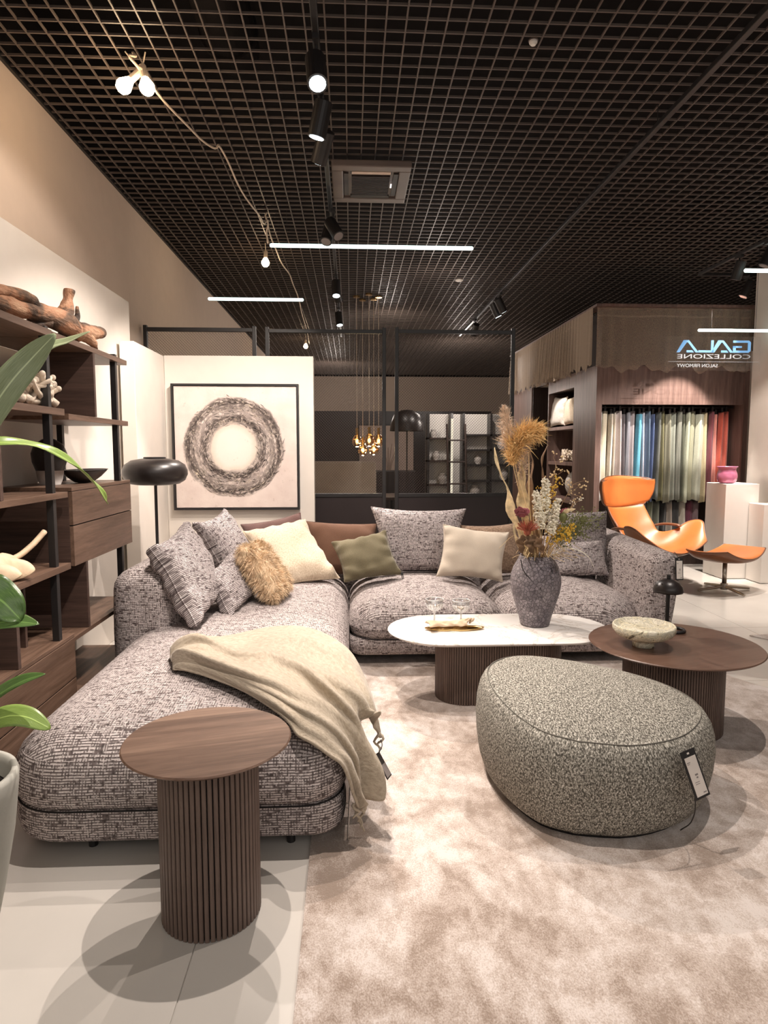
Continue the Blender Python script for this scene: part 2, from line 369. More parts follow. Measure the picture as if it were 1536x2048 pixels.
M['leaf'] = m_leaf('leaf_green', (.055, .12, .030), (.13, .23, .062)); M['leaf_pale'] = m_leaf('leaf_pale', (.20, .255, .125), (.36, .42, .25)); M['leaf_lime'] = m_leaf('leaf_lime', (.17, .28, .05), (.32, .44, .12))
M['stalk'] = plain('green_stalk', (.16, .22, .08), .5)
M['straw'] = plain('straw', (.74, .56, .32), .8, var=.15, vs=30); M['pampas'] = plain('pampas_gold', (.84, .57, .26), .9, var=.2, vs=40)
M['pampas_pale'] = plain('pampas_pale', (.78, .62, .48), .9, var=.2, vs=40)
M['dryleaf'] = plain('dry_leaf', (.76, .60, .36), .75, var=.35, vs=25); M['dryleaf_br'] = plain('dry_leaf_brown', (.20, .115, .06), .75, var=.3, vs=25)
M['petal'] = plain('cream_petal', (.88, .83, .69), .8, var=.1, vs=40); M['yellow'] = plain('yellow_bloom', (.72, .46, .06), .8, var=.2)
M['moss'] = plain('green_sprig', (.19, .20, .075), .85, var=.3, vs=30); M['protea'] = plain('protea_red', (.42, .125, .075), .8, var=.3, vs=40)
M['violet'] = plain('dusky_pink_petal', (.34, .095, .11), .7, var=.2); M['twig'] = plain('twig', (.30, .19, .10), .8)
# ================================================================== SETTING
CEIL = 3.6
fl = struct('floor', MB().box(-2.1, 9, -4, 21, -.12, -.004), M['floor'])
tm = MB().box(0, 1.1965, 0, 1.1965, -.02, 0).mesh('tile'); tm.materials.append(M['floor'])
for i in range(-2, 6):
    for j in range(-1, 12):
        o = bpy.data.objects.new('tile', tm); COL.objects.link(o); o.parent = fl; o.location = (-.455 + 1.2 * i + .0018, .25 + 1.2 * j, 0)
        if i == -2: o.scale.x = (1.1965 - .78) / 1.1965; o.location.x = -2.075
struct('wall_left', MB().box(-2.15, -1.95, -4, 20, 0, 3.605), M['wall'])
struct('wall_left_plenum', MB().box(-2.15, -1.95, -4, 20, 3.606, 4.3), M['void'])
struct('wall_left_lower', MB().box(-1.95, -1.78, -1.5, 5.54, 0, 2.605), M['wall_cream'], bevel=.003)
struct('wall_corner', MB().box(-1.755, -1.645, 5.2, 6.12, 0, 2.245), M['wall_cream'], bevel=.004)
struct('wall_back', MB().box(-1.643, -.332, 6.0, 6.12, 0, 2.25), M['wall_cream'], bevel=.004)
struct('wall_right', MB().box(4.615, 4.79, 4.8, 7.5, 0, 3.44), M['wall_cream'], bevel=.004)
struct('wall_far', MB().box(-2, 9, 20, 20.2, 0, 3.605), M['wall'])
struct('wall_far_plenum', MB().box(-2, 9, 20, 20.2, 3.606, 4.3), M['void'])
struct('wall_end', MB().box(8.9, 9.1, -2, 20, 0, 3.605), M['wall'])
struct('wall_end_plenum', MB().box(8.9, 9.1, -2, 20, 3.606, 4.3), M['void'])
struct('ceiling', MB().box(-2, 9, 1.2, 20, 4.3, 4.4), M['void'])
struct('trim_1', MB().box(-1.949, -1.93, 1.6, 20, CEIL - .01, CEIL + .05), M['black_metal'])

# open-cell ceiling: every bar is a part
cg = thing('ceiling_grid', 'dark brown open-cell grid ceiling of square cells over the whole showroom', 'ceiling grid', (3, 9, CEIL))
def bar_mesh(n, *b):
    m = MB().box(*b).mesh(n); m.materials.append(M['grid']); return m
lm = bar_mesh('grid_bar', -.0043, .0043, 1.9, 19.9, CEIL, CEIL + .012); cm = bar_mesh('grid_bar', -1.945, 8.2, -.0043, .0043, CEIL + .0005, CEIL + .0125)
PX = .1045
for i in range(int(10.1 / PX)):
    o = bpy.data.objects.new('grid_bar', lm); COL.objects.link(o); o.location = (-1.90 + PX * i, 0, 0); attach(o, cg)
for j in range(int(17.6 / PX)):
    o = bpy.data.objects.new('grid_bar', cm); COL.objects.link(o); o.location = (0, 2.0 + PX * j, 0); attach(o, cg)
# ducts in the plenum above
pd = thing('air_duct', 'dark air duct above the ceiling grid near the twin bulbs', 'duct', (-.9, 4, 4.0))
mb = MB(); mb.tube([(-.75, 2.2, 4.02), (-.75, 4.6, 4.02)], .17, 16); obj('duct_body', mb, M['void'], pd, smooth=True)
for y in (2.8, 3.6, 4.4): obj('duct_ring', MB().tube([(-.75, y, 4.02), (-.75, y + .03, 4.02)], .185, 16), M['void'], pd)

# ------------------------------------------------------------------ ceiling cassette
ac = thing('air_conditioner', 'brown-grey square ceiling cassette with a slotted grille beside the spotlight track', 'air conditioner', (.16, 5.43, 3.45))
x0, x1, y0, y1, z = -.135, .46, 5.08, 5.80, 3.5
mb = MB(); mb.box(x0, x1, y0, y0 + .09, z, z + .05); mb.box(x0, x1, y1 - .09, y1, z, z + .05); mb.box(x0, x0 + .085, y0 + .09, y1 - .09, z, z + .05); mb.box(x1 - .085, x1, y0 + .09, y1 - .09, z, z + .05)
mb.box(x0 + .085, x1 - .085, y0 + .09, y1 - .09, z + .02, z + .05); obj('cassette_body', mb, M['ac'], ac, bevel=.008)
gx0, gx1, gy0, gy1 = x0 + .15, x1 - .15, y0 + .2, y1 - .16
for k in range(14):
    yy = gy0 + (gy1 - gy0) * k / 13
    obj('grille_bar', MB().box(gx0, gx1, yy, yy + .012, z + .004, z + .02), M['ac_dark'], ac)
for b in ((x0 + .14, x1 - .14, y0 + .095, y0 + .15), (x0 + .14, x1 - .14, y1 - .14, y1 - .095), (x0 + .09, x0 + .125, y0 + .15, y1 - .15), (x1 - .125, x1 - .09, y0 + .15, y1 - .15)):
    obj('air_outlet', MB().box(*b, z + .006, z + .021), M['ac_dark'], ac)
obj('vane', MB().box(x0 + .15, x1 - .15, y0 + .1, y0 + .14, z, z + .006), M['wall'], ac)
obj('indicator', MB().box(x1 - .142, x1 - .130, gy0 + .12, gy0 + .19, z - .002, z + .004), emit('ac_light', (1, .95, .9), 1.2), ac)

# ------------------------------------------------------------------ tracks and spotlights
def track(name, label, a, b, group=None):
    t = thing(name, label, 'light track', ((a[0] + b[0]) / 2, (a[1] + b[1]) / 2, 3.46), group)
    d = Vector(b) - Vector(a); w = .017
    if abs(d.y) > abs(d.x): bb = (a[0] - w, a[0] + w, min(a[1], b[1]), max(a[1], b[1]))
    else: bb = (min(a[0], b[0]), max(a[0], b[0]), a[1] - w, a[1] + w)
    obj('rail', MB().box(*bb, 3.452, 3.484), M['black_metal'], t, bevel=.003)
    n = max(2, int(d.length / 1.4))
    for k in range(n + 1):
        p = Vector(a).lerp(Vector(b), (k + .15) / (n + .3)); obj('hanger', MB().tube([(p.x, p.y, 3.484), (p.x, p.y, 3.61)], .003, 6), M['black_metal'], t)
track('light_track', 'long black spotlight track running beside the ceiling cassette', (-.165, 2.0), (-.165, 12.2))
track('light_track', 'black spotlight track above the curtained cabinet side with two lit heads', (1.955, 2.6), (1.955, 12.0))
track('light_track', 'short black track in front of the white pillar, carrying three dark heads', (4.08, 5.6), (4.08, 7.75))
track('light_track', 'black cross track meeting the short track above the fabric cabinet', (4.10, 7.76), (5.2, 7.76))
def spot(label, x, y, target, energy=0, size=62, length=.19, rad=.052, z=3.31, color=WARM, blend=.3, lens=True):
    p = Vector((x, y, z)); d = (Vector(target) - p).normalized()
    t = thing('spotlight', label, 'spotlight', (x, y, 3.45), 'black track spotlights')
    a = p - d * length * .45; b = p + d * length * .55
    obj('head', MB().tube([a, a + d * .004, b - d * .012, b - d * .012 + d * 1e-4, b], [rad * .93, rad, rad, rad * 1.0, rad], 20), M['black_metal'], t)
    obj('lens', MB().tube([b + d * .0005, b + d * .003], rad * .80, 16), M['lens'] if (energy and lens) else M['print'], t)
    obj('stem', MB().tube([(x, y, 3.445), p - d * .02], .009, 8), M['black_metal'], t)
    obj('adapter', MB().box(x - .016, x + .016, y - .06, y + .06, 3.425, 3.452), M['black_metal'], t)
    if energy:
        l = lamp('SPOT', b + d * .03, energy, color, target, size, blend); attach(l, t); return l
SPOTS = [
 ('black track spotlight hanging above the round fluted side table, out toward the window', -.165, 2.17, (-.35, 2.35, 0), 200, 78),
 ('topmost track spotlight with its bright lens facing the viewer', -.165, 3.50, (.15, 1.7, 0), 195, 80),
 ('second track spotlight, under the bright-lensed one, aimed at the chaise', -.165, 3.98, (-.95, 4.55, .1), 190, 110),
 ('third track spotlight aimed away toward the ring painting', -.165, 4.32, (-1.05, 6.0, 1.05), 200, 76),
 ('track spotlight below the cassette, its head turned to the coffee tables', -.14, 5.86, (1.25, 4.3, .6), 350, 66),
 ('track spotlight below the cassette, its head turned to the corner seat', -.19, 5.98, (-.75, 4.6, .6), 240, 62),
 ('lit track spotlight behind the long bright bar', -.165, 7.95, (-.1, 6.9, 0), 40, 50),
 ('lit track spotlight just behind another one past the long bright bar', -.165, 8.2, (.7, 10, 0.5), 40, 60),
 ('lit track spotlight just above the mesh screen top', -.165, 9.75, (.2, 9.0, 0), 40, 60),
 ('lit spotlight head on the cabinet-side track, nearer one of two', 1.955, 8.75, (3.05, 9.25, 1.5), 120, 25),
 ('lit spotlight head on the cabinet-side track, farther one of two', 1.955, 9.05, (3.1, 9.15, 1.0), 130, 38),
 ('dark spotlight head low on the cabinet-side track behind the mesh screen corner', 1.955, 10.5, (1.5, 12.6, 1), 70, 70),
 ('dark spotlight head on the short track before the white pillar', 4.08, 6.45, (3.0, 6.7, .6), 310, 70),
 ('dark spotlight head hanging lower-left where the tracks cross', 4.08, 6.95, (3.65, 7.9, .25), 470, 52),
 ('dark spotlight head at the pillar edge on the cross track', 4.66, 7.74, (3.7, 8.0, 1.2), 130, 90),
]
for s in SPOTS: spot(*s, lens=not s[0].startswith('dark') and 'below the cassette' not in s[0])
spot('black track spotlight above the coffee tables, high beyond the top of the picture', 1.955, 3.0, (1.2, 3.3, .3), 150, 78)
spot('black track spotlight by the window, turned to the bookcase wall', -.165, 2.62, (-1.75, 3.7, 1.6), 125, 84)  # unseen head added to brighten the left wall
spot('black track spotlight over the orange chair and footstool on the short track', 4.08, 5.75, (3.6, 7.2, .3), 260, 80)

# ------------------------------------------------------------------ bulbs on a cable
cpts = catmull([(-1.16, 3.92, 3.53), (-1.10, 4.02, 3.46), (-1.01, 4.46, 3.45), (-.925, 4.72, 3.45), (-.885, 4.80, 3.50), (-.865, 5.22, 3.45), (-.80, 5.9, 3.45), (-.775, 6.25, 3.46), (-.76, 6.36, 3.53), (-.77, 6.9, 3.47), (-.735, 7.5, 3.45), (-.71, 8.2, 3.47), (-.70, 9.0, 3.45), (-.73, 10.6, 3.46), (-.80, 13.2, 3.48)], 90)
cpts[:, 0] += np.sin(np.linspace(0, 60, 90)) * .007; cpts[:, 2] += np.sin(np.linspace(0, 41, 90)) * .006
tag(obj('cable', MB().tube(cpts, .007, 8), M['cable'], smooth=True), 'pale loose cable strung under the ceiling grid from bulb to bulb', 'cable')
def bulb(label, x, y, z, d, r=.042, e=4):
    t = thing('light_bulb', label, 'light bulb', (x, y, z), 'bare bulbs on the cable'); d = Vector(d).normalized(); p = Vector((x, y, z))
    obj('socket', MB().tube([p - d * .115, p - d * .03], .021, 12), M['cable'], t)
    obj('cord', MB().tube([p - d * .11, Vector((p.x, p.y, 3.61))], .004, 6), M['cable'], t)
    prof = [(.018, -.04), (.028, -.02), (r, .012), (r * .96, .03), (r * .7, .05), (0, .062)]
    mb = MB().lathe(prof, 16, cap=False); q = Vector((0, 0, 1)).rotation_difference(d).to_matrix()
    mb.v = [tuple(p + q @ Vector(v)) for v in mb.v]; obj('globe', mb, M['bulb'], t, smooth=True)
    l = lamp('POINT', p + d * .075, e, (1, .72, .45), radius=.03); attach(l, t)
    return t
bulb('left one of the two bare bulbs glowing close together high on the ceiling', -1.235, 3.93, 3.44, (-.55, -.15, -.6))
bulb('right one of the two bare bulbs glowing close together high on the ceiling', -1.125, 3.93, 3.44, (.2, -.2, -.8))
b2 = bulb('bare bulb glowing under the start of the long bright bar', -.90, 7.3, 3.42, (0, -.3, -.9)); b3 = bulb('bare bulb glowing behind the mesh screen above the painting panel', -.86, 13.0, 3.42, (0, -.3, -.9))
for p in ((-1.235, 3.93), (-1.125, 3.93)):
    pass
hk = MB().tube(catmull([(-1.19, 3.92, 3.60), (-1.17, 3.9, 3.57), (-1.20, 3.88, 3.56), (-1.16, 3.93, 3.52), (-1.165, 3.95, 3.49)], 14), .008, 8)
tag(obj('cable_clip', hk, M['cable'], smooth=True), 'twisted wire clip holding the two bright bulbs to the ceiling grid', 'clip')
hk = MB().tube(catmull([(-.76, 6.36, 3.60), (-.775, 6.33, 3.56), (-.755, 6.36, 3.50), (-.775, 6.4, 3.44), (-.79, 6.6, 3.40)], 14), .008, 8)
tag(obj('cable_clip', hk, M['cable'], smooth=True), 'bundle of tied cable ends hanging above the start of the long bright bar', 'clip')
for lab, x, y, z in (('nearer small white sensor on the ceiling grid', .985, 3.71, 3.585), ('farther small white sensor on the ceiling grid beyond the long bright bar', 1.40, 8.68, 3.585)):
    t = thing('smoke_sensor', lab, 'sensor', (x, y, z)); s = .022 if y < 5 else .05
    obj('housing', MB().lathe([(s, .02), (s, .005), (s * .6, -.006)], 16, (x, y, z)), M['white'], t, smooth=False); obj('base', MB().lathe([(s * 1.2, .02), (s * 1.2, .012)], 16, (x, y, z + .002)), M['ac'], t)

# ------------------------------------------------------------------ window reflections of lamps, added as glowing hanging bars
def reflection_bar(label, x0, x1, y, z, r=.016):
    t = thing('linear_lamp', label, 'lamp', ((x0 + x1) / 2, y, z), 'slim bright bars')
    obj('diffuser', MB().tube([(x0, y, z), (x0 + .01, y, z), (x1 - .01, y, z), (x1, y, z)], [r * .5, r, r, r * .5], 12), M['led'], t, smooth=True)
    for x in (x0 + .15, x1 - .15): obj('wire', MB().tube([(x, y, z + r * .8), (x, y, 3.61)], .0012, 5), M['black_metal'], t)  # wires added only to hang the reflection bars
reflection_bar('long slim white light bar across the middle of the ceiling', -.70, 1.09, 6.0, 3.2, .017)
reflection_bar('short slim white light bar in front of the left wall top', -1.555, -.515, 7.5, 3.068, .017)
reflection_bar('slim white light bar running past the white pillar above the mirrored lettering', 3.80, 4.6, 7.2, 2.726, .016)
reflection_bar('slim white light bar end high at the edge by the short track', 4.02, 4.55, 6.75, 3.245, .020)
# ================================================================== MESH SCREEN
def mesh_panel(label, x0, x1, y):
    t = thing('mesh_screen', label, 'screen', ((x0 + x1) / 2, y, 0), 'black framed mesh screens')
    w = .035; z1 = 2.56; zl = 1.0
    for x in (x0, x1 - w): obj('stile', MB().box(x, x + w, y - .02, y + .02, 0.01, z1 + (.02)), M['black_metal'], t, bevel=.003)
    obj('top_rail', MB().box(x0 + w, x1 - w, y - .02, y + .02, z1 - .035, z1), M['black_metal'], t, bevel=.003)
    obj('middle_rail', MB().box(x0 + w, x1 - w, y - .02, y + .02, zl - .035, zl + .0), M['black_metal'], t, bevel=.003)
    obj('solid_panel', MB().box(x0 + w, x1 - w, y - .008, y + .008, .04, zl - .035), M['dark_panel'], t)
    cw, ch = .026, .0135; nx = int((x1 - x0 - 2 * w) / (cw / 2)); nr = int((z1 - .035 - zl) / ch)
    xs = np.linspace(x0 + w, x1 - w, nx + 1); V = []; F = []
    for r in range(nr):
        zz = zl + (z1 - .035 - zl) * (r + .5) / nr; sg = np.where((np.arange(nx + 1) + r) % 2 == 0, 1, -1) * ch * .5
        b = len(V); h = .0016
        for k in range(nx + 1):
            V.append((xs[k], y - .002, zz + sg[k] - h)); V.append((xs[k], y + .002, zz + sg[k] + h))
        for k in range(nx):
            i = b + 2 * k; F.append((i, i + 2, i + 3, i + 1))
    m = MB(); m.v = V; m.f = F
    obj('wire_mesh', m, M['mesh'], t, kind='stuff')
mesh_panel('black framed mesh screen behind the painting panel, next to the left wall', -1.93, -.888, 6.40)
mesh_panel('black framed mesh screen in the middle, behind the big grey tweed back cushion', -.806, .338, 6.43)
mesh_panel('black framed mesh screen nearest the fabric cabinet, behind the dried flowers', .423, 1.578, 6.40)

# ================================================================== THE ROOM BEYOND THE MESH
lamp('POINT', (0.6, 10.5, 3.2), 30, WARM, radius=.2); lamp('POINT', (2.2, 13.0, 3.0), 55, WARM, radius=.2); lamp('POINT', (-.4, 16.5, 3.0), 60, WARM, radius=.2); lamp('POINT', (1.0, 8.0, 3.2), 14, WARM, radius=.15)
sofa_b = thing('sideboard', 'long black sideboard behind the mesh screens', 'sideboard', (.3, 12.9, 0))
obj('body', MB().box(-.9, 1.25, 12.7, 13.2, .08, 1.02), M['ceramic_dark'], sofa_b, bevel=.01)
obj('plinth', MB().box(-.85, 1.2, 12.75, 13.15, 0, .08), M['black_metal'], sofa_b)
for k in range(4): obj('door', MB().box(-.88 + k * .53, -.88 + k * .53 + .515, 12.685, 12.7, .1, 1.0), M['dark_panel'], sofa_b)
art = thing('wall_picture', 'pale picture of a plant seen through the gap between mesh screens', 'picture', (.9, 15.9, .9))
obj('canvas', MB().box(.2, 1.5, 15.9, 15.93, .6, 2.0), plain('pale_pink_canvas', (.55, .44, .38), .8), art); obj('frame', MB().box(.17, 1.53, 15.93, 15.96, .57, 2.03), M['black_metal'], art)
for k in range(5):
    obj('painted_stem', MB().tube(catmull([(.86 + .02 * k, 15.895, .7), (.86 + .03 * k, 15.895, 1.1), (.8 + .09 * k, 15.895, 1.4 + .08 * (k % 3))], 8), .012, 6, flat=.3), M['dryleaf_br'], art)
dv = struct('wall_divider', MB().box(-1.9, 3.4, 16.0, 16.2, 0, 2.35), M['dark_panel'])
t = thing('wall_unit', 'white backed display shelving with dark boards behind the mesh screen nearest the flowers', 'shelving', (2.2, 12.4, 0))
obj('back_panel', MB().box(1.42, 3.3, 12.6, 12.63, 0, 2.1), M['white'], t)
for z in (.5, .82, 1.12, 1.40, 1.68): obj('shelf', MB().box(2.1, 3.3, 12.3, 12.6, z, z + .035), M['black_metal'], t)
for z in (.75, 1.2, 1.62): obj('shelf', MB().box(1.42, 1.86, 12.3, 12.6, z, z + .03), M['cab_dark'], t)
for x in (1.42, 1.86, 2.08, 2.6, 3.27): obj('upright', MB().box(x, x + .04, 12.3, 12.6, 0, 2.1), M['black_metal'], t)
obj('light_strip', MB().box(1.86, 1.90, 12.28, 12.3, .3, 2.0), emit('strip_light', (1, .9, .7), .9), t)
lamp('POINT', (2.0, 11.6, 2.2), 25, WARM, radius=.1)
for i, (x, z, s, lab) in enumerate([(1.6, 1.23, .1, 'small pale vase on the narrow middle shelf behind the mesh'), (1.72, .78, .12, 'squat pale vase on the narrow lower shelf behind the mesh'), (1.55, 1.65, .09, 'small pale vase on the narrow top shelf behind the mesh'), (2.35, .535, .13, 'pale bowl on the lowest dark board behind the mesh'), (2.9, .855, .12, 'pale vase on the second dark board behind the mesh'), (2.4, 1.155, .1, 'pale vase on the third dark board behind the mesh'), (2.85, 1.435, .11, 'pale vase on the fourth dark board behind the mesh')]):
    v = thing('display_vase', lab, 'vase', (x, 12.45, z), 'pale vases behind the mesh')
    obj('body', MB().lathe([(s * .4, 0), (s * .8, s * .5), (s * .75, s * 1.1), (s * .45, s * 1.5)], 16, (x, 12.45, z)), M['ceramic'], v, smooth=True); obj('rim', MB().lathe([(s * .45, s * 1.5), (s * .55, s * 1.7), (s * .45, s * 1.66)], 16, (x, 12.45, z), cap=False), M['ceramic'], v, smooth=True)
ld = thing('display_ladder', 'dark leaning display ladder beside the dark boards behind the mesh', 'ladder', (2.0, 12.0, 0))
for x in (1.78, 2.12): obj('rail', MB().tube([(x, 11.9, 0.01), (x, 12.28, 1.9)], .02, 8), M['cab_dark'], ld)
for z in (.4, .8, 1.2, 1.6): obj('rung', MB().tube([(1.78, 11.9 + .2 * z, z), (2.12, 11.9 + .2 * z, z)], .015, 8), M['cab_dark'], ld)
def floor_far_lamp():
    t = thing('arc_lamp', 'large dark domed lamp shade standing behind the mesh screens', 'lamp', (1.02, 11.6, 0))
    obj('shade', MB().lathe([(.30, 0), (.29, .12), (.23, .28), (.1, .36), (0, .37)], 24, (.98, 11.6, 1.75), cap=False), M['ceramic_dark'], t, smooth=True)
    obj('pole', MB().tube([(.98, 11.6, .02), (.98, 11.6, 1.9)], .012, 8), M['black_metal'], t); obj('base', MB().lathe([(.18, 0), (.18, .02), (.02, .03)], 24, (.98, 11.6, 0)), M['black_metal'], t)
floor_far_lamp()
tb = thing('dining_table', 'dark dining table under the amber pendants behind the mesh', 'table', (-.2, 9.6, 0))
obj('table_top', MB().box(-.9, .7, 9.2, 10.1, .72, .76), M['cab_dark'], tb, bevel=.005)
for x in (-.82, .62):
    for y in (9.28, 10.02): obj('leg', MB().box(x - .03, x + .03, y - .03, y + .03, .001, .72), M['black_metal'], tb)
gl = plain('pale_bench_fabric', (.42, .36, .30), .9)
bn = thing('bench', 'pale upholstered bench behind the dining table, beyond the mesh', 'bench', (-.4, 11.4, 0))
obj('seat', MB().box(-1.0, .45, 11.3, 11.8, .3, .52), gl, bn, bevel=.03); obj('backrest', MB().box(-1.0, .45, 11.8, 11.95, .3, 1.22), gl, bn, bevel=.04)
for x in (-.9, .35): obj('leg', MB().box(x - .02, x + .02, 11.4, 11.44, .001, .3), M['black_metal'], bn); obj('leg', MB().box(x - .02, x + .02, 11.86, 11.9, .001, .3), M['black_metal'], bn)
for i, (x, y, z) in enumerate([(.088, 9.6, 1.545), (.26, 9.45, 1.555), (.40, 9.6, 1.55), (.175, 9.8, 1.42), (.335, 9.75, 1.43)]):
    t = thing('pendant_lamp', ['amber glass pendant nearest the painting panel, hung high', 'amber glass pendant in the middle of the upper three', 'amber glass pendant nearest the gap, hung high', 'lower amber glass pendant on the painting side', 'lower amber glass pendant on the gap side'][i], 'pendant', (x, y, z), 'amber pendants behind the mesh')
    obj('globe', MB().lathe([(.018, .10), (.055, .06), (.075, 0), (.06, -.06), (.02, -.085), (0, -.088)], 18, (x, y, z), cap=False), M['amber'], t, smooth=True)
    obj('bulb', MB().blob((x, y, z), .022, 10, 6, (1, 1, 1.5)), M['gold_glow'], t, smooth=True)
    obj('cap', MB().tube([(x, y, z + .09), (x, y, z + .19)], .02, 10), M['gold'], t)
    obj('cord', MB().tube([(x, y, z + .19), (x, y, 3.57)], .004, 6), M['cable'], t); obj('canopy', MB().lathe([(.05, 0), (.05, .02)], 14, (x, y, 3.57)), M['gold'], t)
    lamp('POINT', (x, y, z - .12), 3, (1, .75, .42), radius=.03)

# ================================================================== WALNUT CABINET WITH FABRICS
cb = thing('display_cabinet', 'walnut corner cabinet with a fabric bay, side shelves and a tall fascia', 'cabinet', (3.6, 8.6, 0))
def cbx(n, b, m='cab', **k): return obj(n, MB().box(*b), M[m], cb, **k)
cbx('corner_post', (2.915, 2.985, 7.80, 7.90, 0, 2.42)); cbx('side_panel', (2.915, 2.95, 7.90, 8.60, 0, 2.42)); cbx('header', (2.985, 4.725, 7.82, 7.86, 1.962, 2.42))
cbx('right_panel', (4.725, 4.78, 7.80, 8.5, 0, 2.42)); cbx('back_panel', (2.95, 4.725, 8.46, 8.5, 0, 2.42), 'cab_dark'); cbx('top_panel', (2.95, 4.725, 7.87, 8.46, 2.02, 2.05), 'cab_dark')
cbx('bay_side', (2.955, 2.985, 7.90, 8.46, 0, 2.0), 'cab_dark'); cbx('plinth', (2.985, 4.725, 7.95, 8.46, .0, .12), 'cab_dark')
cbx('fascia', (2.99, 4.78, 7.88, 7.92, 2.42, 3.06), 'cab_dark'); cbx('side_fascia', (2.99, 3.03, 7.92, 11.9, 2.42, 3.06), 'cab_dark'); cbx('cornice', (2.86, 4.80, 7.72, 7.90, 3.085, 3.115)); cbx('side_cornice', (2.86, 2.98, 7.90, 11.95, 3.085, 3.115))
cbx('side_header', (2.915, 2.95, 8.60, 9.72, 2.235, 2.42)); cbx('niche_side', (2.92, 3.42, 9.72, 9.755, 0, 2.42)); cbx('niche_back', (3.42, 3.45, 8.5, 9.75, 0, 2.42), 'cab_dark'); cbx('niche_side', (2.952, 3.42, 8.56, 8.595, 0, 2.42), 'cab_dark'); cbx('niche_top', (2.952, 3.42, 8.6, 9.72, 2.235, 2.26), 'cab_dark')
for z in (.70, 1.21, 1.70): cbx('shelf', (2.925, 3.42, 8.60, 9.715, z, z + .045))
cbx('far_panel', (2.93, 3.42, 10.6, 10.64, 0, 2.42), 'cab_dark'); cbx('far_face', (2.915, 2.95, 10.64, 11.9, 0, 2.42))
cbx('far_back', (3.3, 3.33, 9.76, 10.6, 0, 2.42), 'cab_dark')
# sheer valance
def valance(name, label, axis, a, b, fixed, amp, waves, ztop, zb, seed):
    n = 260; m = 14; P = np.zeros((n, m, 3)); r = np.random.default_rng(seed); ph = np.cumsum(r.uniform(.5, 1.5, n)) / n * waves * 2 * math.pi
    for i in range(n):
        s = a + (b - a) * i / (n - 1)
        for j in range(m):
            f = j / (m - 1); z = ztop + (zb + .03 * math.sin(ph[i] * .37) + .02 * math.sin(ph[i] * .9 + 1) - ztop) * f
            d = amp * (.35 + .65 * f) * math.sin(ph[i] + .6 * math.sin(f * 3 + s)) * (.5 + .5 * math.sin(s * 2.3 + seed)) - amp * .6
            P[i, j] = (s, fixed + d, z) if axis == 'X' else (fixed + d, s, z)
    return obj(name, MB().grid(P), M['sheer'], cb, smooth=True)
valance('front_valance', '', 'X', 2.885, 4.78, 7.79, .030, 11, 3.08, 2.37, 3)
valance('side_valance', '', 'Y', 7.79, 11.8, 2.88, .070, 38, 3.08, 2.40, 5)
for (nm, ax, b) in (('valance_hem', 'X', None), ('side_valance_hem', 'Y', None)):
    pts = [(x, 7.775, 2.985 + .006 * math.sin(x * 9)) for x in np.linspace(2.89, 4.77, 40)] if ax == 'X' else [(2.845, y, 2.985 + .006 * math.sin(y * 9)) for y in np.linspace(7.8, 11.75, 50)]
    obj(nm, MB().tube(pts, .004, 6, flat=3), M['sheer'], cb)

FAB = [('blue-white', (0.806, 0.850, 0.850), 11), ('cream nubbly', (0.780, 0.715, 0.559), 11), ('ivory', (0.832, 0.754, 0.624), 8), ('off-white', (0.780, 0.728, 0.650), 7), ('pale pinkish grey', (0.728, 0.650, 0.637), 11), ('charcoal speckled', (0.169, 0.156, 0.169), 8), ('slate grey', (0.286, 0.299, 0.338), 7), ('mauve grey', (0.390, 0.351, 0.364), 11), ('turquoise blue', (0.156, 0.494, 0.676), 10), ('lavender white', (0.728, 0.741, 0.850), 8), ('steel blue', (0.156, 0.221, 0.312), 9), ('navy blue', (0.098, 0.143, 0.286), 10), ('dark bottle grey', (0.130, 0.143, 0.130), 9), ('dark olive', (0.221, 0.215, 0.117), 10), ('olive grey', (0.260, 0.260, 0.195), 11), ('sage grey', (0.312, 0.338, 0.286), 11), ('grey green', (0.247, 0.260, 0.221), 8), ('deep moss', (0.143, 0.156, 0.111), 8), ('pale celery', (0.520, 0.559, 0.429), 7), ('sage olive', (0.364, 0.370, 0.260), 11), ('light sage', (0.520, 0.546, 0.442), 14), ('sand yellow', (0.598, 0.520, 0.325), 11), ('maroon', (0.195, 0.058, 0.072), 9), ('salmon pink', (0.780, 0.312, 0.260), 9), ('brick red', (0.546, 0.111, 0.072), 9), ('coral red', (0.650, 0.156, 0.111), 12)]
def swatch(label, x0, x1, z1, z0, col, y, seed, nm):
    n = 15; m = 10; P = np.zeros((n, m, 3)); r = np.random.default_rng(seed); p = r.uniform(0, 6)
    for i in range(n):
        u = i / (n - 1)
        for j in range(m):
            v = j / (m - 1); w = (x1 - x0) * (1.0 + .16 * v)
            P[i, j] = ((x0 + x1) / 2 + (u - .5) * w + .008 * math.sin(v * 3 + p), y - .035 * math.sin(u * math.pi) + .012 * math.sin(u * 9 + p + v) + .05 * abs(u - .5), z1 + (z0 - z1) * v + .01 * math.sin(u * 5 + p) * v)
    t = thing('fabric_sample', label, 'fabric', ((x0 + x1) / 2, y, z1), 'fabric samples hanging in the cabinet')
    obj('cloth', MB().grid(P), fabric(nm, tuple(c * .78 for c in col), col, 120, .4), t, smooth=True, solid=.006, uv=P.reshape(-1, 3)[:, [0, 2]])
    obj('hanger_clip', MB().box((x0 + x1) / 2 - .012, (x0 + x1) / 2 + .012, y - .01, y + .05, z1 - .005, z1 + .06), M['black_metal'], t)
tw = sum(f[2] for f in FAB); x = 2.995
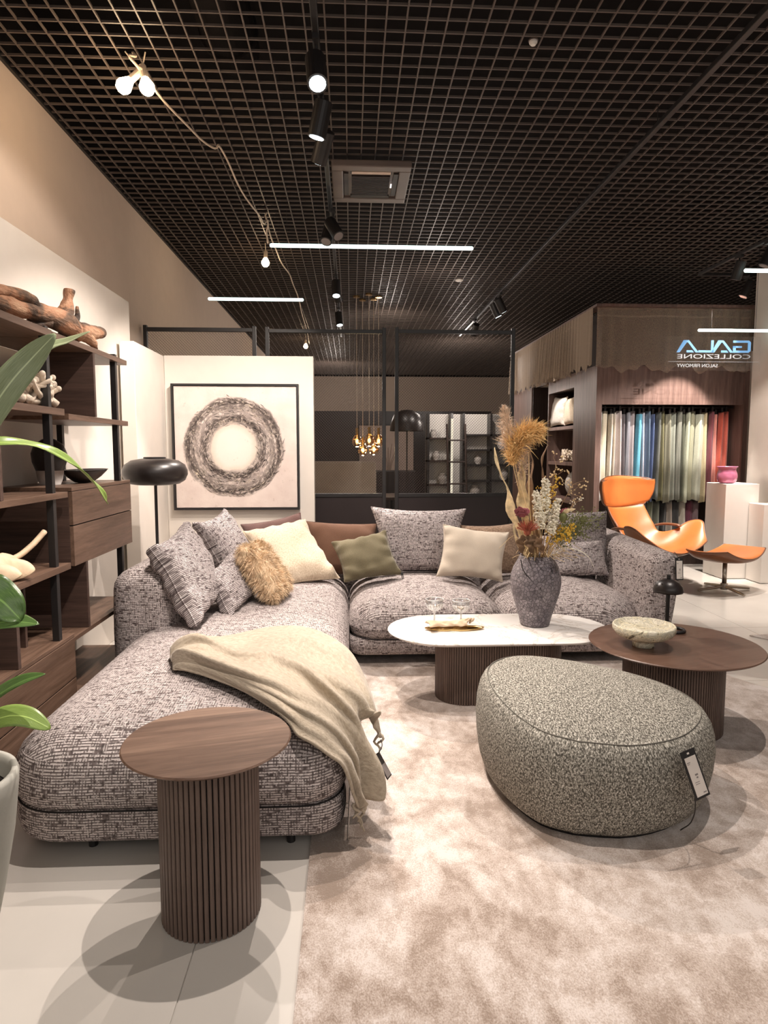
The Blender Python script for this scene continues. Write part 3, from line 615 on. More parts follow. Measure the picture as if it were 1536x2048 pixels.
for i, (n, c, w) in enumerate(FAB):
    wd = w / tw * 1.67; swatch(f'{n} fabric sample hanging in the upper row of the cabinet bay', x, x + wd, 1.875 + .02 * math.sin(i * 2.1), .79 + .02 * math.sin(i * 1.7), c, 7.98 + .03 * (i % 2), i, 'fabric_' + n.replace(' ', '_').replace('-', '_')); x += wd
obj('hanging_rail', MB().tube([(2.985, 8.02, 1.94), (4.725, 8.02, 1.94)], .010, 8), M['black_metal'], cb)
obj('lower_rail', MB().tube([(2.985, 8.10, .82), (4.725, 8.10, .82)], .010, 8), M['black_metal'], cb)
LOW = [('mustard speckled', (.34, .26, .10)), ('mid grey', (.22, .21, .20)), ('moss green', (.15, .16, .11)), ('grey moss', (.14, .15, .12)), ('black', (.03, .03, .03)), ('taupe', (.32, .28, .24)), ('charcoal', (.06, .06, .06)), ('bone speckled', (.46, .43, .37)), ('wine', (.16, .05, .08)), ('plum grey', (.18, .13, .14))]
for i, (n, c) in enumerate(LOW):
    x = 3.55 + i * .085; swatch(f'{n} fabric sample in the lower row behind the orange chair', x, x + .088, .78, .33 + .06 * math.sin(i * 2), c, 8.12, 50 + i, 'fabric_low_' + n.replace(' ', '_'))

# things on the side shelves
# ================================================================== SOFT SHAPES
def pillow_mb(q, th, n=26, pinch=.05, wr=.006, seed=0, ear=.0, power=.42):
    """q: corners TL, TR, BR, BL of the middle surface"""
    TL, TR, BR, BL = [np.array(p, float) for p in q]; nrm = np.cross(TR - TL, BL - TL); nrm /= np.linalg.norm(nrm)
    ax = (TR - TL + BR - BL) / 2; ay = (BL - TL + BR - TR) / 2; ctr = (TL + TR + BR + BL) / 4
    mb = MB(); uv = []; pl = []
    for side in (1, -1):
        P = np.zeros((n, n, 3))
        for i in range(n):
            for j in range(n):
                a = math.sin((i / (n - 1) - .5) * math.pi) ; b = math.sin((j / (n - 1) - .5) * math.pi)
                p = TL * (1 - a) * (1 - b) / 4 + TR * (1 + a) * (1 - b) / 4 + BR * (1 + a) * (1 + b) / 4 + BL * (1 - a) * (1 + b) / 4
                pa = 1 - pinch * (1 - b * b) * 2 * abs(a) ** 2 ; pb = 1 - pinch * (1 - a * a) * 2 * abs(b) ** 2
                p = ctr + (p - ctr) - ax * a * .5 * (1 - pa) - ay * b * .5 * (1 - pb)
                h = (max(0, 1 - abs(a) ** 2.6) * max(0, 1 - abs(b) ** 2.6)) ** power
                cr = max(abs(a), abs(b)); fold = math.sin((a * b) * 14 + seed) * .5 + nz(a * 3 + seed * 3.1, b * 3, side * 2.0)
                d = side * (th / 2 * h + wr * fold * (.4 + 1.2 * cr ** 3) * (h > 0)) + nz(a * 1.3 + seed, b * 1.3, 3.3) * wr * 1.5
                P[i, j] = p + nrm * d
                uv.append(((p - TL) @ (ax / np.linalg.norm(ax)), (p - TL) @ (ay / np.linalg.norm(ay))))
        if side < 0: P2 = P[::-1]
        base = mb.n; mb.grid(P)
        if side > 0: mb.f = [tuple(reversed(f)) for f in mb.f]
        pl.append(P)
    # piping seam round the edge
    e = pl[0]; loop = [e[i, 0] for i in range(n)] + [e[-1, j] for j in range(1, n)] + [e[i, -1] for i in range(n - 2, -1, -1)] + [e[0, j] for j in range(n - 2, 0, -1)]
    lid = [(i, 0) for i in range(n)] + [(n - 1, j) for j in range(1, n)] + [(i, n - 1) for i in range(n - 2, -1, -1)] + [(0, j) for j in range(n - 2, 0, -1)]
    return mb, np.array(uv), (loop, np.array([uv[i * n + j] for i, j in lid]))
def cushion(label, q, th, mat, seed=0, seam=True, name='cushion', group='scatter cushions on the sofa', **k):
    t = thing(name, label, 'cushion', tuple(np.mean([np.array(p) for p in q[2:]], axis=0)), group)
    mb, uv, (loop, luv) = pillow_mb(q, th, seed=seed, **k); luv = np.repeat(np.vstack([luv, luv[:1]]), 6, axis=0); obj('cover', mb, M[mat], t, smooth=True, uv=uv + seed * .37)
    if seam: obj('seam', MB().tube(loop + loop[:1], .0045, 6, cap=False), M[mat], t, smooth=True, uv=luv + seed * .37)
    return t
class RR:
    """rounded rectangle outline; ring(d) is the outline moved inwards by d"""
    def __init__(s, a0, a1, b0, b1, rad, n=8, m=14):
        s.b = (a0, a1, b0, b1); s.r = rad if hasattr(rad, '__len__') else (rad,) * 4; s.n = n; s.m = m
    def ring(s, d=0):
        a0, a1, b0, b1 = s.b; a0 += d; a1 -= d; b0 += d; b1 -= d; out = []
        for (cx, cy, st), r in zip(((a0, b0, 180), (a1, b0, 270), (a1, b1, 0), (a0, b1, 90)), s.r):
            r = max(r - d, .012); px = cx + (r if cx == a0 else -r); py = cy + (r if cy == b0 else -r)
            out.append([(px + r * math.cos(R(st + 90 * k / s.n)), py + r * math.sin(R(st + 90 * k / s.n))) for k in range(s.n + 1)])
        res = []
        for i in range(4):
            res += out[i]; p = np.array(out[i][-1]); q = np.array(out[(i + 1) % 4][0]); res += [tuple(p + (q - p) * k / s.m) for k in range(1, s.m)]
        return np.array(res)
def rrect(*a, n=8): return RR(*a, n=n)
def inset(poly, d):
    p = np.asarray(poly); t = np.roll(p, -1, 0) - np.roll(p, 1, 0); t /= np.linalg.norm(t, axis=1)[:, None] + 1e-9
    return p + np.stack([-t[:, 1], t[:, 0]], 1) * d
def slab_mb(poly, z0, z1, rb, rt, crown=.0, k=6, wob=.0, seed=0, et=None):
    """soft block over an outline: rounded bottom rb and top rt edges, domed top. et: elliptic width of the top rounding"""
    et = et or rt; rings = []
    for i in range(k + 1):
        t = math.pi / 2 * i / k; rings.append((rb * (1 - math.sin(t)), z0 + rb * (1 - math.cos(t))))
    for i in range(1, 4): rings.append((-.006 * math.sin(math.pi * i / 4), z0 + rb + (z1 - rt - z0 - rb) * i / 4))
    for i in range(k + 1):
        t = math.pi / 2 * i / k; rings.append((et * (1 - math.cos(t)), z1 - rt + rt * math.sin(t)))
    mb = MB(); n = len(poly.ring()); P = np.zeros((len(rings), n, 3))
    for i, (d, z) in enumerate(rings):
        q = poly.ring(d); P[i, :, :2] = q; P[i, :, 2] = z
    c = P[-1, :, :2].mean(0); m = 9; Q = np.zeros((m, n, 3))
    for j in range(1, m + 1):
        f = 1 - j / m; Q[j - 1, :, :2] = c + (P[-1, :, :2] - c) * max(f, .002); Q[j - 1, :, 2] = z1 + crown * (1 - f ** 2.2)
    A = np.concatenate([P, Q]); A = A.transpose(1, 0, 2)
    if wob:
        for v in A.reshape(-1, 3):
            w = nz(v[0] * 2.2 + seed, v[1] * 2.2, v[2] * 2.2); v[2] += w * wob; 
    A = A.transpose(1, 0, 2); mb.grid(A, wv=True); mb.f.append(tuple(reversed(range(n)))); return mb
# ================================================================== RUGS
rugp = [(-.15, .95), (3.6, .95), (3.6, 1.75), (2.47, 3.69), (2.34, 3.95), (2.1, 4.42), (1.95, 4.58), (-.156, 4.58)]
rug = obj('rug', MB().prism(rugp, .0005, .012), M['rug'], bevel=.004); tag(rug, 'large pinkish beige viscose rug under the sofa front, pouf and coffee tables', 'rug')
tag(obj('rug', MB().prism([(3.04, 4.80), (3.7, 3.9), (5.0, 4.3), (4.6, 5.0)], .0005, .010), M['rug'], bevel=.003), 'corner of a second beige rug on the bare floor behind the round brown table', 'rug')

# ================================================================== SECTIONAL SOFA
sf = thing('sectional_sofa', 'large grey brown tweed corner sofa with a chaise, on the beige rug', 'sofa', (.4, 4.2, 0))
def soft(n, poly, *a, **k):
    return obj(n, slab_mb(poly, *a, **k), M['tweed'], sf, smooth=True, boxuv=True)
soft('base', rrect(-1.225, -.03, 2.21, 5.5, (.22, .12, .06, .06)), .062, .188, .03, .015)
soft('base', rrect(-.02, 2.12, 4.20, 5.5, (.10, .22, .06, .06)), .075, .195, .05, .02)
soft('chaise_seat', rrect(-1.235, -.022, 2.19, 5.50, (.24, .16, .05, .05)), .186, .445, .04, .17, crown=.028, et=.22, wob=.006)
soft('seat_cushion', rrect(-.018, 1.02, 4.17, 5.50, (.20, .20, .05, .05)), .193, .445, .05, .16, crown=.035, et=.26, wob=.006, seed=3)
soft('seat_cushion', rrect(1.005, 2.02, 4.17, 5.50, (.20, .42, .05, .05)), .193, .440, .05, .16, crown=.035, et=.26, wob=.006, seed=6)
soft('backrest', rrect(-1.335, -.955, 3.62, 5.56, (.12, .16, .05, .05)), .085, .775, .06, .13, crown=.01, et=.17)
soft('backrest', rrect(-1.33, 2.24, 5.20, 5.56, (.1, .1, .12, .08)), .085, .70, .06, .10, crown=.01, et=.14)
am = slab_mb(rrect(1.975, 2.20, 4.24, 5.55, (.09, .10, .1, .1)), .085, .745, .05, .09, crown=.008, et=.09)
am.v = [(x + (z - .45) * .13, y, z - (4.9 - y) * .03) for x, y, z in am.v]
obj('armrest', am, M['tweed'], sf, smooth=True, boxuv=True)
for x, y in ((-.935, 2.31), (-.225, 2.30), (-.935, 3.9), (-.12, 4.1), (.165, 4.50), (1.05, 4.50), (1.95, 4.42), (1.95, 5.35), (-1.1, 5.35), (.2, 5.35)):
    obj('leg', MB().tube([(x, y, .013 if x > -.16 and y < 4.58 else .001), (x, y, .075)], .016, 10), M['black_metal'], sf)
for rr, zz in ((RR(-1.225, -.032, 2.20, 5.2, (.23, .15, .05, .05)), .187), (RR(-.008, 2.0, 4.18, 5.2, (.19, .3, .05, .05)), .194)):
    q = rr.ring(); obj('seam', MB().tube([(x, y, zz) for x, y in q] + [(q[0][0], q[0][1], zz)], .0032, 6, cap=False), M['core'], sf)

# ------------------------------------------------------------------ cushions
cushion('largest grey tweed cushion, slumped against the sofa\'s rounded left backrest end', [(-1.10, 3.62, .89), (-1.04, 4.14, .97), (-.79, 4.06, .51), (-.83, 3.47, .48)], .20, 'tweed2', 1, wr=.013, pinch=.06, power=.26)
cushion('grey tweed cushion standing behind the slumped one, its peak over the painting\'s lower edge', [(-1.05, 4.42, .94), (-.93, 4.86, .99), (-.70, 4.86, .50), (-.80, 4.40, .48)], .20, 'tweed2', 2, wr=.012, pinch=.07)
cushion('small grey tweed cushion squeezed between the slumped one and the furry one', [(-.86, 3.86, .69), (-.78, 4.25, .76), (-.63, 4.25, .47), (-.70, 3.78, .46)], .14, 'tweed2', 3, wr=.012, pinch=.06, power=.26)
fp = [(-.685, 4.06, .81), (-.625, 4.36, .81), (-.425, 4.33, .52), (-.485, 4.00, .51)]
ft = cushion('long haired tan fur cushion leaning on the cream one', fp, .16, 'fur', 4, seam=False, pinch=.0)
# fur strands
mbf, uvf, _ = pillow_mb(fp, .16, n=26, seed=4, pinch=.0); fur = MB(); V = np.array(mbf.v); cc = V.mean(0)
F = rng.choice(len(mbf.f), 9000)
for q in F:
    w = rng.dirichlet((1, 1, 1, 1)); ids = mbf.f[q]; p = (V[list(ids)] * w[:, None]).sum(0); a, b, c2 = V[ids[0]], V[ids[1]], V[ids[2]]
    n = np.cross(b - a, c2 - a); L = np.linalg.norm(n)
    if L < 1e-9: continue
    n /= L; n *= np.sign(n @ (p - cc)) or 1
    cl = np.array([nz(p[0] * 22, p[1] * 22, p[2] * 22), nz(p[0] * 22 + 9, p[1] * 22, p[2] * 22), nz(p[0] * 22, p[1] * 22 + 5, p[2] * 22) - .35])
    d = n * .55 + cl * 1.0 + rng.normal(0, .18, 3); d /= np.linalg.norm(d); s = np.cross(d, rng.normal(0, 1, 3)); s /= np.linalg.norm(s); l = .028 + .030 * rng.random(); w0 = .0014
    e = p + d * l * .55 + np.array([0, 0, -.003]); t = p + d * l + np.array([0, 0, -.010])
    fur.add([p - s * w0, p + s * w0, e + s * w0 * .8, e - s * w0 * .8, t], [(0, 1, 2, 3), (3, 2, 4)])
obj('fur', fur, plain('tan_fur', (.70, .53, .35), .85, var=.35, vs=26), ft, kind='stuff')
cushion('large cream boucle cushion leaning in the sofa corner under the painting', [(-.80, 4.86, .83), (-.36, 5.12, .88), (-.09, 4.88, .462), (-.56, 4.58, .455)], .19, 'cream', 5, wr=.012)
cushion('mauve brown cushion peeking out behind the cream boucle one', [(-.86, 5.16, .84), (-.40, 5.18, .93), (-.27, 5.08, .50), (-.72, 5.04, .48)], .12, 'mauve', 6)
cushion('rust brown velvet cushion behind the olive one', [(-.365, 5.15, .865), (.20, 5.15, .84), (.17, 5.03, .46), (-.28, 5.03, .46)], .14, 'brown', 7, pinch=.03)
cushion('small olive green linen cushion leaning in front of the rust brown one', [(-.15, 4.92, .73), (.26, 4.97, .81), (.375, 4.80, .505), (-.05, 4.72, .465)], .15, 'olive', 8, wr=.011)
cushion('biggest upright grey tweed back cushion, in the middle of the rear seat', [(.155, 5.17, .975), (.905, 5.17, .955), (.835, 5.03, .47), (.225, 5.03, .47)], .20, 'tweed2', 9, pinch=.055, ear=.02)
cushion('square oatmeal linen cushion leaning on the big tweed back cushion', [(.69, 4.90, .865), (1.19, 4.90, .80), (1.11, 4.74, .455), (.62, 4.74, .50)], .15, 'oat', 10, pinch=.055, wr=.009)
cushion('brown fuzzy cushion half hidden behind the flower vase and oatmeal cushion', [(.86, 5.12, .83), (1.33, 5.12, .85), (1.32, 5.0, .46), (.92, 5.0, .46)], .16, 'fuzzy', 11)
cushion('tall grey tweed back cushion by the sofa\'s armrest, behind a lower tweed one', [(1.56, 5.17, .93), (2.04, 5.17, .93), (2.03, 5.06, .48), (1.58, 5.06, .48)], .16, 'tweed2', 12, pinch=.03)
cushion('low grey tweed cushion beside the armrest, in front of the tall tweed one', [(1.45, 4.98, .70), (1.955, 5.00, .72), (1.97, 4.90, .465), (1.47, 4.88, .46)], .15, 'tweed2', 13, pinch=.035)

# ------------------------------------------------------------------ throw
RA = [(-.852, 3.227, .475), (-.717, 3.246, .48), (-.593, 3.292, .485), (-.465, 3.409, .485), (-.327, 3.431, .49), (-.222, 3.383, .49), (-.116, 3.242, .49), (-.011, 3.017, .48), (.049, 2.85, .426), (.085, 2.70, .374), (.098, 2.62, .316), (.108, 2.58, .295), (.116, 2.56, .262)]
RB = [(-.83, 2.983, .52), (-.701, 3.012, .53), (-.609, 2.996, .51), (-.497, 2.95, .50), (-.381, 2.93, .515), (-.296, 2.82, .52), (-.21, 2.72, .51), (-.128, 2.58, .51), (-.049, 2.47, .50), (.012, 2.44, .462), (.036, 2.42, .43), (.048, 2.43, .405), (.056, 2.43, .395)]
RC = [(-.79, 2.87, .525), (-.667, 2.807, .52), (-.548, 2.70, .53), (-.426, 2.58, .53), (-.305, 2.47, .525), (-.2, 2.36, .51), (-.128, 2.335, .478), (-.072, 2.325, .436), (-.024, 2.325, .384), (.010, 2.325, .327), (.028, 2.315, .272), (.0365, 2.305, .222), (.036, 2.295, .14)]
RD = [(-.775, 2.822, .475), (-.695, 2.761, .478), (-.597, 2.683, .478), (-.43, 2.524, .478), (-.294, 2.353, .472), (-.225, 2.255, .460), (-.192, 2.215, .430), (-.14, 2.205, .405), (-.083, 2.20, .366), (-.035, 2.205, .330), (-.010, 2.215, .272), (.004, 2.23, .214), (.026, 2.25, .146)]
rails = [catmull(r, 70) for r in (RA, RB, RC, RD)]
tw_n = 61; P = np.zeros((70, tw_n, 3))
for i in range(70):
    s = i / 69; q = catmull([r[i] for r in rails], tw_n); d = q[-1] - q[0]
    for j in range(tw_n):
        u = j / (tw_n - 1); h = math.sin(math.pi * u) ** .5
        f = -.032
        for ru, rw, ra in ((.09 + .03 * math.sin(s * 5), .060, .040), (.30 + .09 * math.sin(s * 4.2 + .5), .050, .066), (.44 + .06 * math.sin(s * 6 + 2), .035, .040), (.62 + .08 * math.sin(s * 4.6 + 1), .055, .066), (.76 + .04 * math.sin(s * 7), .03, .03), (.90 - .03 * s, .045, .044)):
            e = (u - ru) / rw; f += ra * math.exp(-e * e) * (.85 + .5 * math.sin(s * 9 + ru * 20))
        f += .012 * nz(u * 5, s * 7, 1.7) + .005 * nz(u * 14, s * 20, 4.7)
        du = q[min(j + 1, tw_n - 1)] - q[max(j - 1, 0)]; du = du / (np.linalg.norm(du) + 1e-9)
        tk = .020 + f * (.55 + .75 * s); dip = .055 * math.exp(-s / .022) * h
        hang = min(1, max(0, (s - .60) / .2)); P[i, j] = q[j] + np.array([tk * .9 * hang * h, -tk * .5 * hang * h, tk * h * (1 - .6 * hang) + .006 * (1 - hang) - dip]) + du * max(0, f + .02) * 1.0 * h * min(1, s * 4)
th = thing('throw_blanket', 'beige wool throw with folds, draped over the chaise and hanging down its side', 'throw', (-.3, 2.7, .46))
obj('cloth', MB().grid(P), M['throw'], th, smooth=True, solid=.012, uv=np.stack(np.meshgrid(np.linspace(0, 1.1, 70), np.linspace(0, .8, tw_n), indexing='ij'), -1).reshape(-1, 2), subsurf=1)
for k, (pt, l) in enumerate([((.036, 2.295, .145), .12), ((.022, 2.26, .15), .09), ((.03, 2.28, .14), .07), ((.113, 2.56, .27), .06), ((.098, 2.53, .29), .08), ((.012, 2.245, .155), .05)]):
    q = np.array(pt); pts = [q + np.array([.012 * math.sin(k * 2 + v * 7), .006 * math.cos(v * 9), .01 - l * v]) for v in np.linspace(0, 1, 8)]
    obj('fringe', MB().tube(pts, [.006, .006, .005, .005, .005, .004, .004, .003], 6), M['throw'], th, smooth=True, uv=np.zeros((48, 2)))

# ------------------------------------------------------------------ hang tags
def hangtag(label, TL, TR, BR, BL, string=None, dark=False, stand=.004, back=False):
    TL, TR, BR, BL = [np.array(p, float) for p in (TL, TR, BR, BL)]; n = np.cross(TR - TL, BL - TL); n /= np.linalg.norm(n)
    t = thing('price_tag', label, 'price tag', tuple((BL + BR) / 2), 'dark framed hang tags')
    def quad(nm, u0, u1, v0, v1, d0, d1, mat):
        c = lambda u, v, d: (TL + (TR - TL) * u + (BL - TL) * v + (BR - TR - BL + TL) * u * v) - n * d
        obj(nm, MB().add([c(u, v, d) for d in (d0, d1) for u, v in ((u0, v0), (u1, v0), (u1, v1), (u0, v1))], [(3, 2, 1, 0), (4, 5, 6, 7), (0, 1, 5, 4), (1, 2, 6, 5), (2, 3, 7, 6), (3, 0, 4, 7)]), M[mat], t)
    quad('frame', 0, 1, 0, 1, -.001, .001, 'black_metal')
    sg = 1 if n[1] > 0 else -1
    if not dark:
        quad('card', .14, .90, .14, .95, sg * .0012, sg * .0022, 'tag_card')
        for (u0, u1, v0, v1) in ((.2, .42, .24, .255), (.2, .36, .275, .285), (.46, .66, .50, .535), (.5, .62, .56, .59), (.3, .62, .66, .67), (.3, .6, .70, .71), (.62, .84, .89, .91)): quad('print', u0, u1, v0, v1, sg * .0023, sg * .0027, 'print')
        quad('eyelet', .42, .56, .05, .085, sg * .0012, sg * .0022, 'tag_card')
    else: quad('card', .1, .9, .45, .95, sg * .0012, sg * .002, 'print')
    if string is not None: obj('string', MB().tube(catmull(string, 14), .0022, 6), M['black_metal'], t, smooth=True)
    return t
hangtag('dark framed white card tag hung on the outer front edge of the sofa armrest', (2.135, 4.212, .712), (2.188, 4.212, .712), (2.197, 4.212, .562), (2.144, 4.212, .562), [(2.16, 4.215, .705), (2.16, 4.26, .735), (2.17, 4.30, .735)])
hangtag('narrow white card tag seen edge-on at the front corner of the chaise', (-.012, 2.235, .215), (-.004, 2.40, .215), (-.012, 2.40, .04), (-.020, 2.235, .035), [(-.008, 2.3, .21), (-.016, 2.3, .25), (-.03, 2.3, .28)])
hangtag('small black tag dangling from the tip of the beige throw', (.085, 2.42, .262), (.104, 2.47, .250), (.152, 2.46, .160), (.133, 2.41, .165), [(.113, 2.53, .27), (.116, 2.48, .27), (.10, 2.445, .254)], dark=True)
hangtag('tiny black tag at the lower corner of the olive cushion', (.355, 4.72, .535), (.372, 4.72, .535), (.38, 4.70, .49), (.363, 4.70, .49), None, dark=True)
# ================================================================== POUF
pp = catmull([(.79, 2.19), (1.02, 2.165), (1.27, 2.26), (1.455, 2.48), (1.45, 2.70), (1.29, 2.90), (1.02, 3.05), (.77, 3.10), (.60, 2.98), (.545, 2.75), (.575, 2.48), (.66, 2.28), (.79, 2.19)], 121)[:-1]; pp = np.roll(pp, -62, axis=0)
pc = pp.mean(0)
def pring(s, z, tilt=0): return np.column_stack([pc[0] + (pp[:, 0] - pc[0]) * s, pc[1] + (pp[:, 1] - pc[1]) * s, np.full(len(pp), z)])
prof = [(.80, .028), (.875, .030), (.925, .05), (.965, .10), (.99, .17), (1.0, .24), (.992, .30), (.965, .35), (.925, .385), (.885, .402)]
rings = [pring(s, z) for s, z in prof]; nb = len(rings)
for s, z in ((.875, .399), (.84, .412), (.7, .428), (.5, .44), (.3, .447), (.12, .45), (.003, .45)): rings.append(pring(s, z))
PP = np.array(rings); PP[:, :, 2] += np.clip((PP[:, :, 2] - .12) / .3, 0, 1) * ((PP[:, :, 1] - pc[1]) * .075 - (PP[:, :, 0] - pc[0]) * .035); uvp = []
for k, (rg) in enumerate(PP):
    if k < nb: 
        per = np.concatenate([[0], np.cumsum(np.linalg.norm(np.diff(pp, axis=0), axis=1))]); uvp.append(np.column_stack([per * .9, rg[:, 2] * 1.1 + 3]))
    else: uvp.append(rg[:, :2])
pf = thing('pouf', 'rounded triangular pouf in grey green boucle, in front of the coffee tables', 'pouf', (pc[0], pc[1], .012))
me = MB().grid(PP, wv=True)
me.f.append(tuple(reversed(range(len(pp)))))
obj('cover', me, M['pouf'], pf, smooth=True, uv=np.concatenate(uvp))
obj('foot', MB().prism([tuple(pc + (p - pc) * .84) for p in pp[::3]], .0125, .032), M['core'], pf)
s2 = PP[nb - 1] + [0, 0, .0005]; obj('seam', MB().tube(list(map(tuple, s2)) + [tuple(s2[0])], .0022, 6, cap=False), plain('pouf_piping', (.14, .13, .11), .95), pf)
hangtag('dark framed white price tag hung over the front of the boucle pouf', (1.135, 2.150, .372), (1.192, 2.165, .385), (1.245, 2.140, .225), (1.188, 2.125, .21), [(1.16, 2.155, .37), (1.19, 2.135, .21), (1.20, 2.170, .11), (1.185, 2.215, .05)])

# ================================================================== FLUTED STOOL TABLE
def slat_mesh(name, r, w, d, z0, z1):
    m = MB(); hw = w / 2
    prof = [(-hw, r - d), (-hw, r - .002), (-hw + .002, r), (hw - .002, r), (hw, r - .002), (hw, r - d)]
    v = [(x, y, z) for z in (z0, z1) for x, y in prof]; n = 6
    m.add(v, [tuple(range(n)), tuple(range(2 * n - 1, n - 1, -1))] + [(i, i + n, (i + 1) % n + n, (i + 1) % n) for i in range(n)])
    me = m.mesh(name); me.materials.append(M['slat']); return me
def disc(r, z0, z1, c=(0, 0), n=72, round_=.004):
    return MB().lathe([(r - .012, z0), (r - .002, z0 + (z1 - z0) * .6), (r, z1 - round_), (r - round_, z1)], n, (*c, 0))
sx, sy = -.4378, 1.953
st = thing('side_table', 'round brown oak side table with a fluted drum base, in front of the chaise', 'side table', (sx, sy, 0))
tp = obj('table_top', disc(.25, .537, .55), M['stool_top']); tp.location = (sx, sy, 0); tp.rotation_euler.z = R(14); attach(tp, st)
obj('core', MB().lathe([(.138, .004), (.138, .538)], 48, (sx, sy, 0)), M['core'], st)
NS = 56; sm = slat_mesh('slat', .150, .0130, .013, .002, .5375)
for k in range(NS):
    o = bpy.data.objects.new('slat', sm); COL.objects.link(o); o.location = (sx, sy, 0); o.rotation_euler.z = 2 * math.pi * k / NS; attach(o, st)

# ================================================================== COFFEE TABLES
def fluted(path, w, d, z0, z1):
    """joined narrow flutes along a closed outline"""
    m = MB(); p = np.array(path); n = len(p); t = np.roll(p, -1, 0) - np.roll(p, 1, 0); t /= np.linalg.norm(t, axis=1)[:, None]; nn = np.stack([t[:, 1], -t[:, 0]], 1)
    for i in range(n):
        c, tt, k = p[i], t[i], nn[i]; q = [c - tt * w / 2 - k * d, c - tt * w / 2, c + tt * w / 2, c + tt * w / 2 - k * d]
        m.prism([tuple(a) for a in q], z0, z1)
    return m
def outline(poly, n):
    p = np.vstack([poly, poly[:1]]); s = np.concatenate([[0], np.cumsum(np.linalg.norm(np.diff(p, axis=0), axis=1))]); u = np.linspace(0, s[-1], n, endpoint=False)
    return np.column_stack([np.interp(u, s, p[:, 0]), np.interp(u, s, p[:, 1])])
ct = thing('coffee_table', 'long oval coffee table with a white marble top and fluted dark base', 'coffee table', (.84, 3.69, .012))
top = rrect(.205, 1.48, 3.372, 4.012, .319, n=24)
def stadium_top(poly, z0, z1, mat, t, nm):
    m = MB(); rg = []
    for d, z in ((.02, z0), (.003, z0 + (z1 - z0) * .5), (0, z1 - .004), (.004, z1)): q = poly.ring(d); rg.append(np.column_stack([q, np.full(len(q), z)]))
    m.grid(np.array(rg), wv=True); n = len(poly.ring()); m.f.append(tuple(reversed(range(n)))); m.f.append(tuple(range(3 * n, 4 * n))); return obj(nm, m, mat, t)
stadium_top(top, .380, .400, M['marble'], ct, 'table_top')
bs = rrect(.478, 1.20, 3.50, 3.84, .165, n=16)
ol = outline(bs.ring(), 132); obj('slats', fluted(ol, .0105, .012, .0135, .379), M['slat'], ct, kind='stuff')
obj('core', MB().prism([tuple(p) for p in bs.ring(.009)], .0132, .3785), M['core'], ct)

rt = thing('coffee_table', 'round brown wooden coffee table with fluted drum, behind the pouf', 'coffee table', (1.641, 3.213, .012))
tp = obj('table_top', disc(.4166, .427, .44, n=96), M['table_brown']); tp.location = (1.641, 3.213, 0); tp.rotation_euler.z = .3; attach(tp, rt)
cir = [(1.641 + .243 * math.cos(a), 3.213 + .243 * math.sin(a)) for a in np.linspace(0, 2 * math.pi, 116, endpoint=False)]
obj('slats', fluted(cir, .0095, .012, .0135, .4275), M['slat'], rt, kind='stuff'); obj('core', MB().lathe([(.234, .0132), (.234, .4265)], 64, (1.641, 3.213, 0)), M['core'], rt)

# ------------------------------------------------------------------ on the round table
bw = thing('bowl', 'footed stone bowl veined in cream and green on the round brown table', 'bowl', (1.462, 3.17, .44))
pr = [(.0, .001), (.052, .001), (.052, .022), (.05, .03), (.095, .042), (.135, .062), (.150, .085), (.151, .108), (.147, .113), (.141, .108), (.136, .092), (.10, .086), (.05, .083), (.0, .082)]
m = MB().lathe(pr, 48, (1.462, 3.17, .44), cap=False); m.v = [(x + .003 * nz(x * 30, y * 30, z * 30), y + .003 * nz(x * 30 + 5, y * 30, z * 30), z + .0025 * nz(x * 25, y * 25 + 7, z * 9) * (z > .5)) for x, y, z in m.v]
obj('bowl_body', m, M['bowl'], bw, smooth=True)
tl = thing('table_lamp', 'small black mushroom table lamp behind the stone bowl', 'table lamp', (1.71, 3.42, .44))
ring = [(1.745 + .052 * math.cos(a), 3.42 + .052 * math.sin(a), .449) for a in np.linspace(0, 2 * math.pi, 33)]
obj('base_ring', MB().tube(ring, .0085, 10, cap=False), M['black_metal'], tl, smooth=True); obj('pole', MB().tube([(1.703, 3.42, .452), (1.703, 3.42, .742)], .0105, 12), M['black_metal'], tl)
obj('shade', MB().lathe([(.012, .072), (.03, .069), (.055, .055), (.072, .032), (.078, .008), (.075, .0), (.070, .006), (.06, .03), (.03, .055), (.0, .06)], 36, (1.703, 3.42, .658), cap=False), M['ceramic_dark'], tl, smooth=True)
obj('knob', MB().tube([(1.703, 3.42, .728), (1.703, 3.42, .752)], .010, 12), M['black_metal'], tl)

# ------------------------------------------------------------------ on the marble table
def coupe(label, x, y):
    t = thing('coupe_glass', label, 'glass', (x, y, .4005), 'coupe glasses on the marble table')
    obj('bowl', MB().lathe([(.004, .078), (.022, .082), (.040, .096), (.050, .118), (.052, .146), (.0505, .146), (.0485, .118), (.039, .099), (.02, .085), (0, .083)], 28, (x, y, .4005), cap=False), M['glass'], t, smooth=True)
    obj('rim', MB().tube([(x + .0513 * math.cos(a), y + .0513 * math.sin(a), 1.0 * .5465) for a in np.linspace(0, 2 * math.pi, 29)], .0018, 6, cap=False), M['frost'], t, smooth=True)
    obj('stem', MB().lathe([(.03, .0), (.03, .0025), (.006, .006), (.0045, .03), (.0045, .06), (.008, .068), (.0045, .078)], 20, (x, y, .4005)), M['frost'], t, smooth=True)
    for k in range(14):
        a = 2 * math.pi * k / 14; obj('facet', MB().tube([(x + r * math.cos(a), y + r * math.sin(a), .4005 + z) for r, z in ((.020, .081), (.036, .092), (.046, .103), (.051, .118))], .0030, 6), M['frost'], t)
coupe('coupe glass nearer the open end of the marble table, behind the tray', .487, 3.80); coupe('coupe glass nearer the flower vase, behind the tray', .638, 3.76)
ty = thing('tray', 'small polished brass leaf-shaped tray on the marble table', 'tray', (.58, 3.665, .4005))
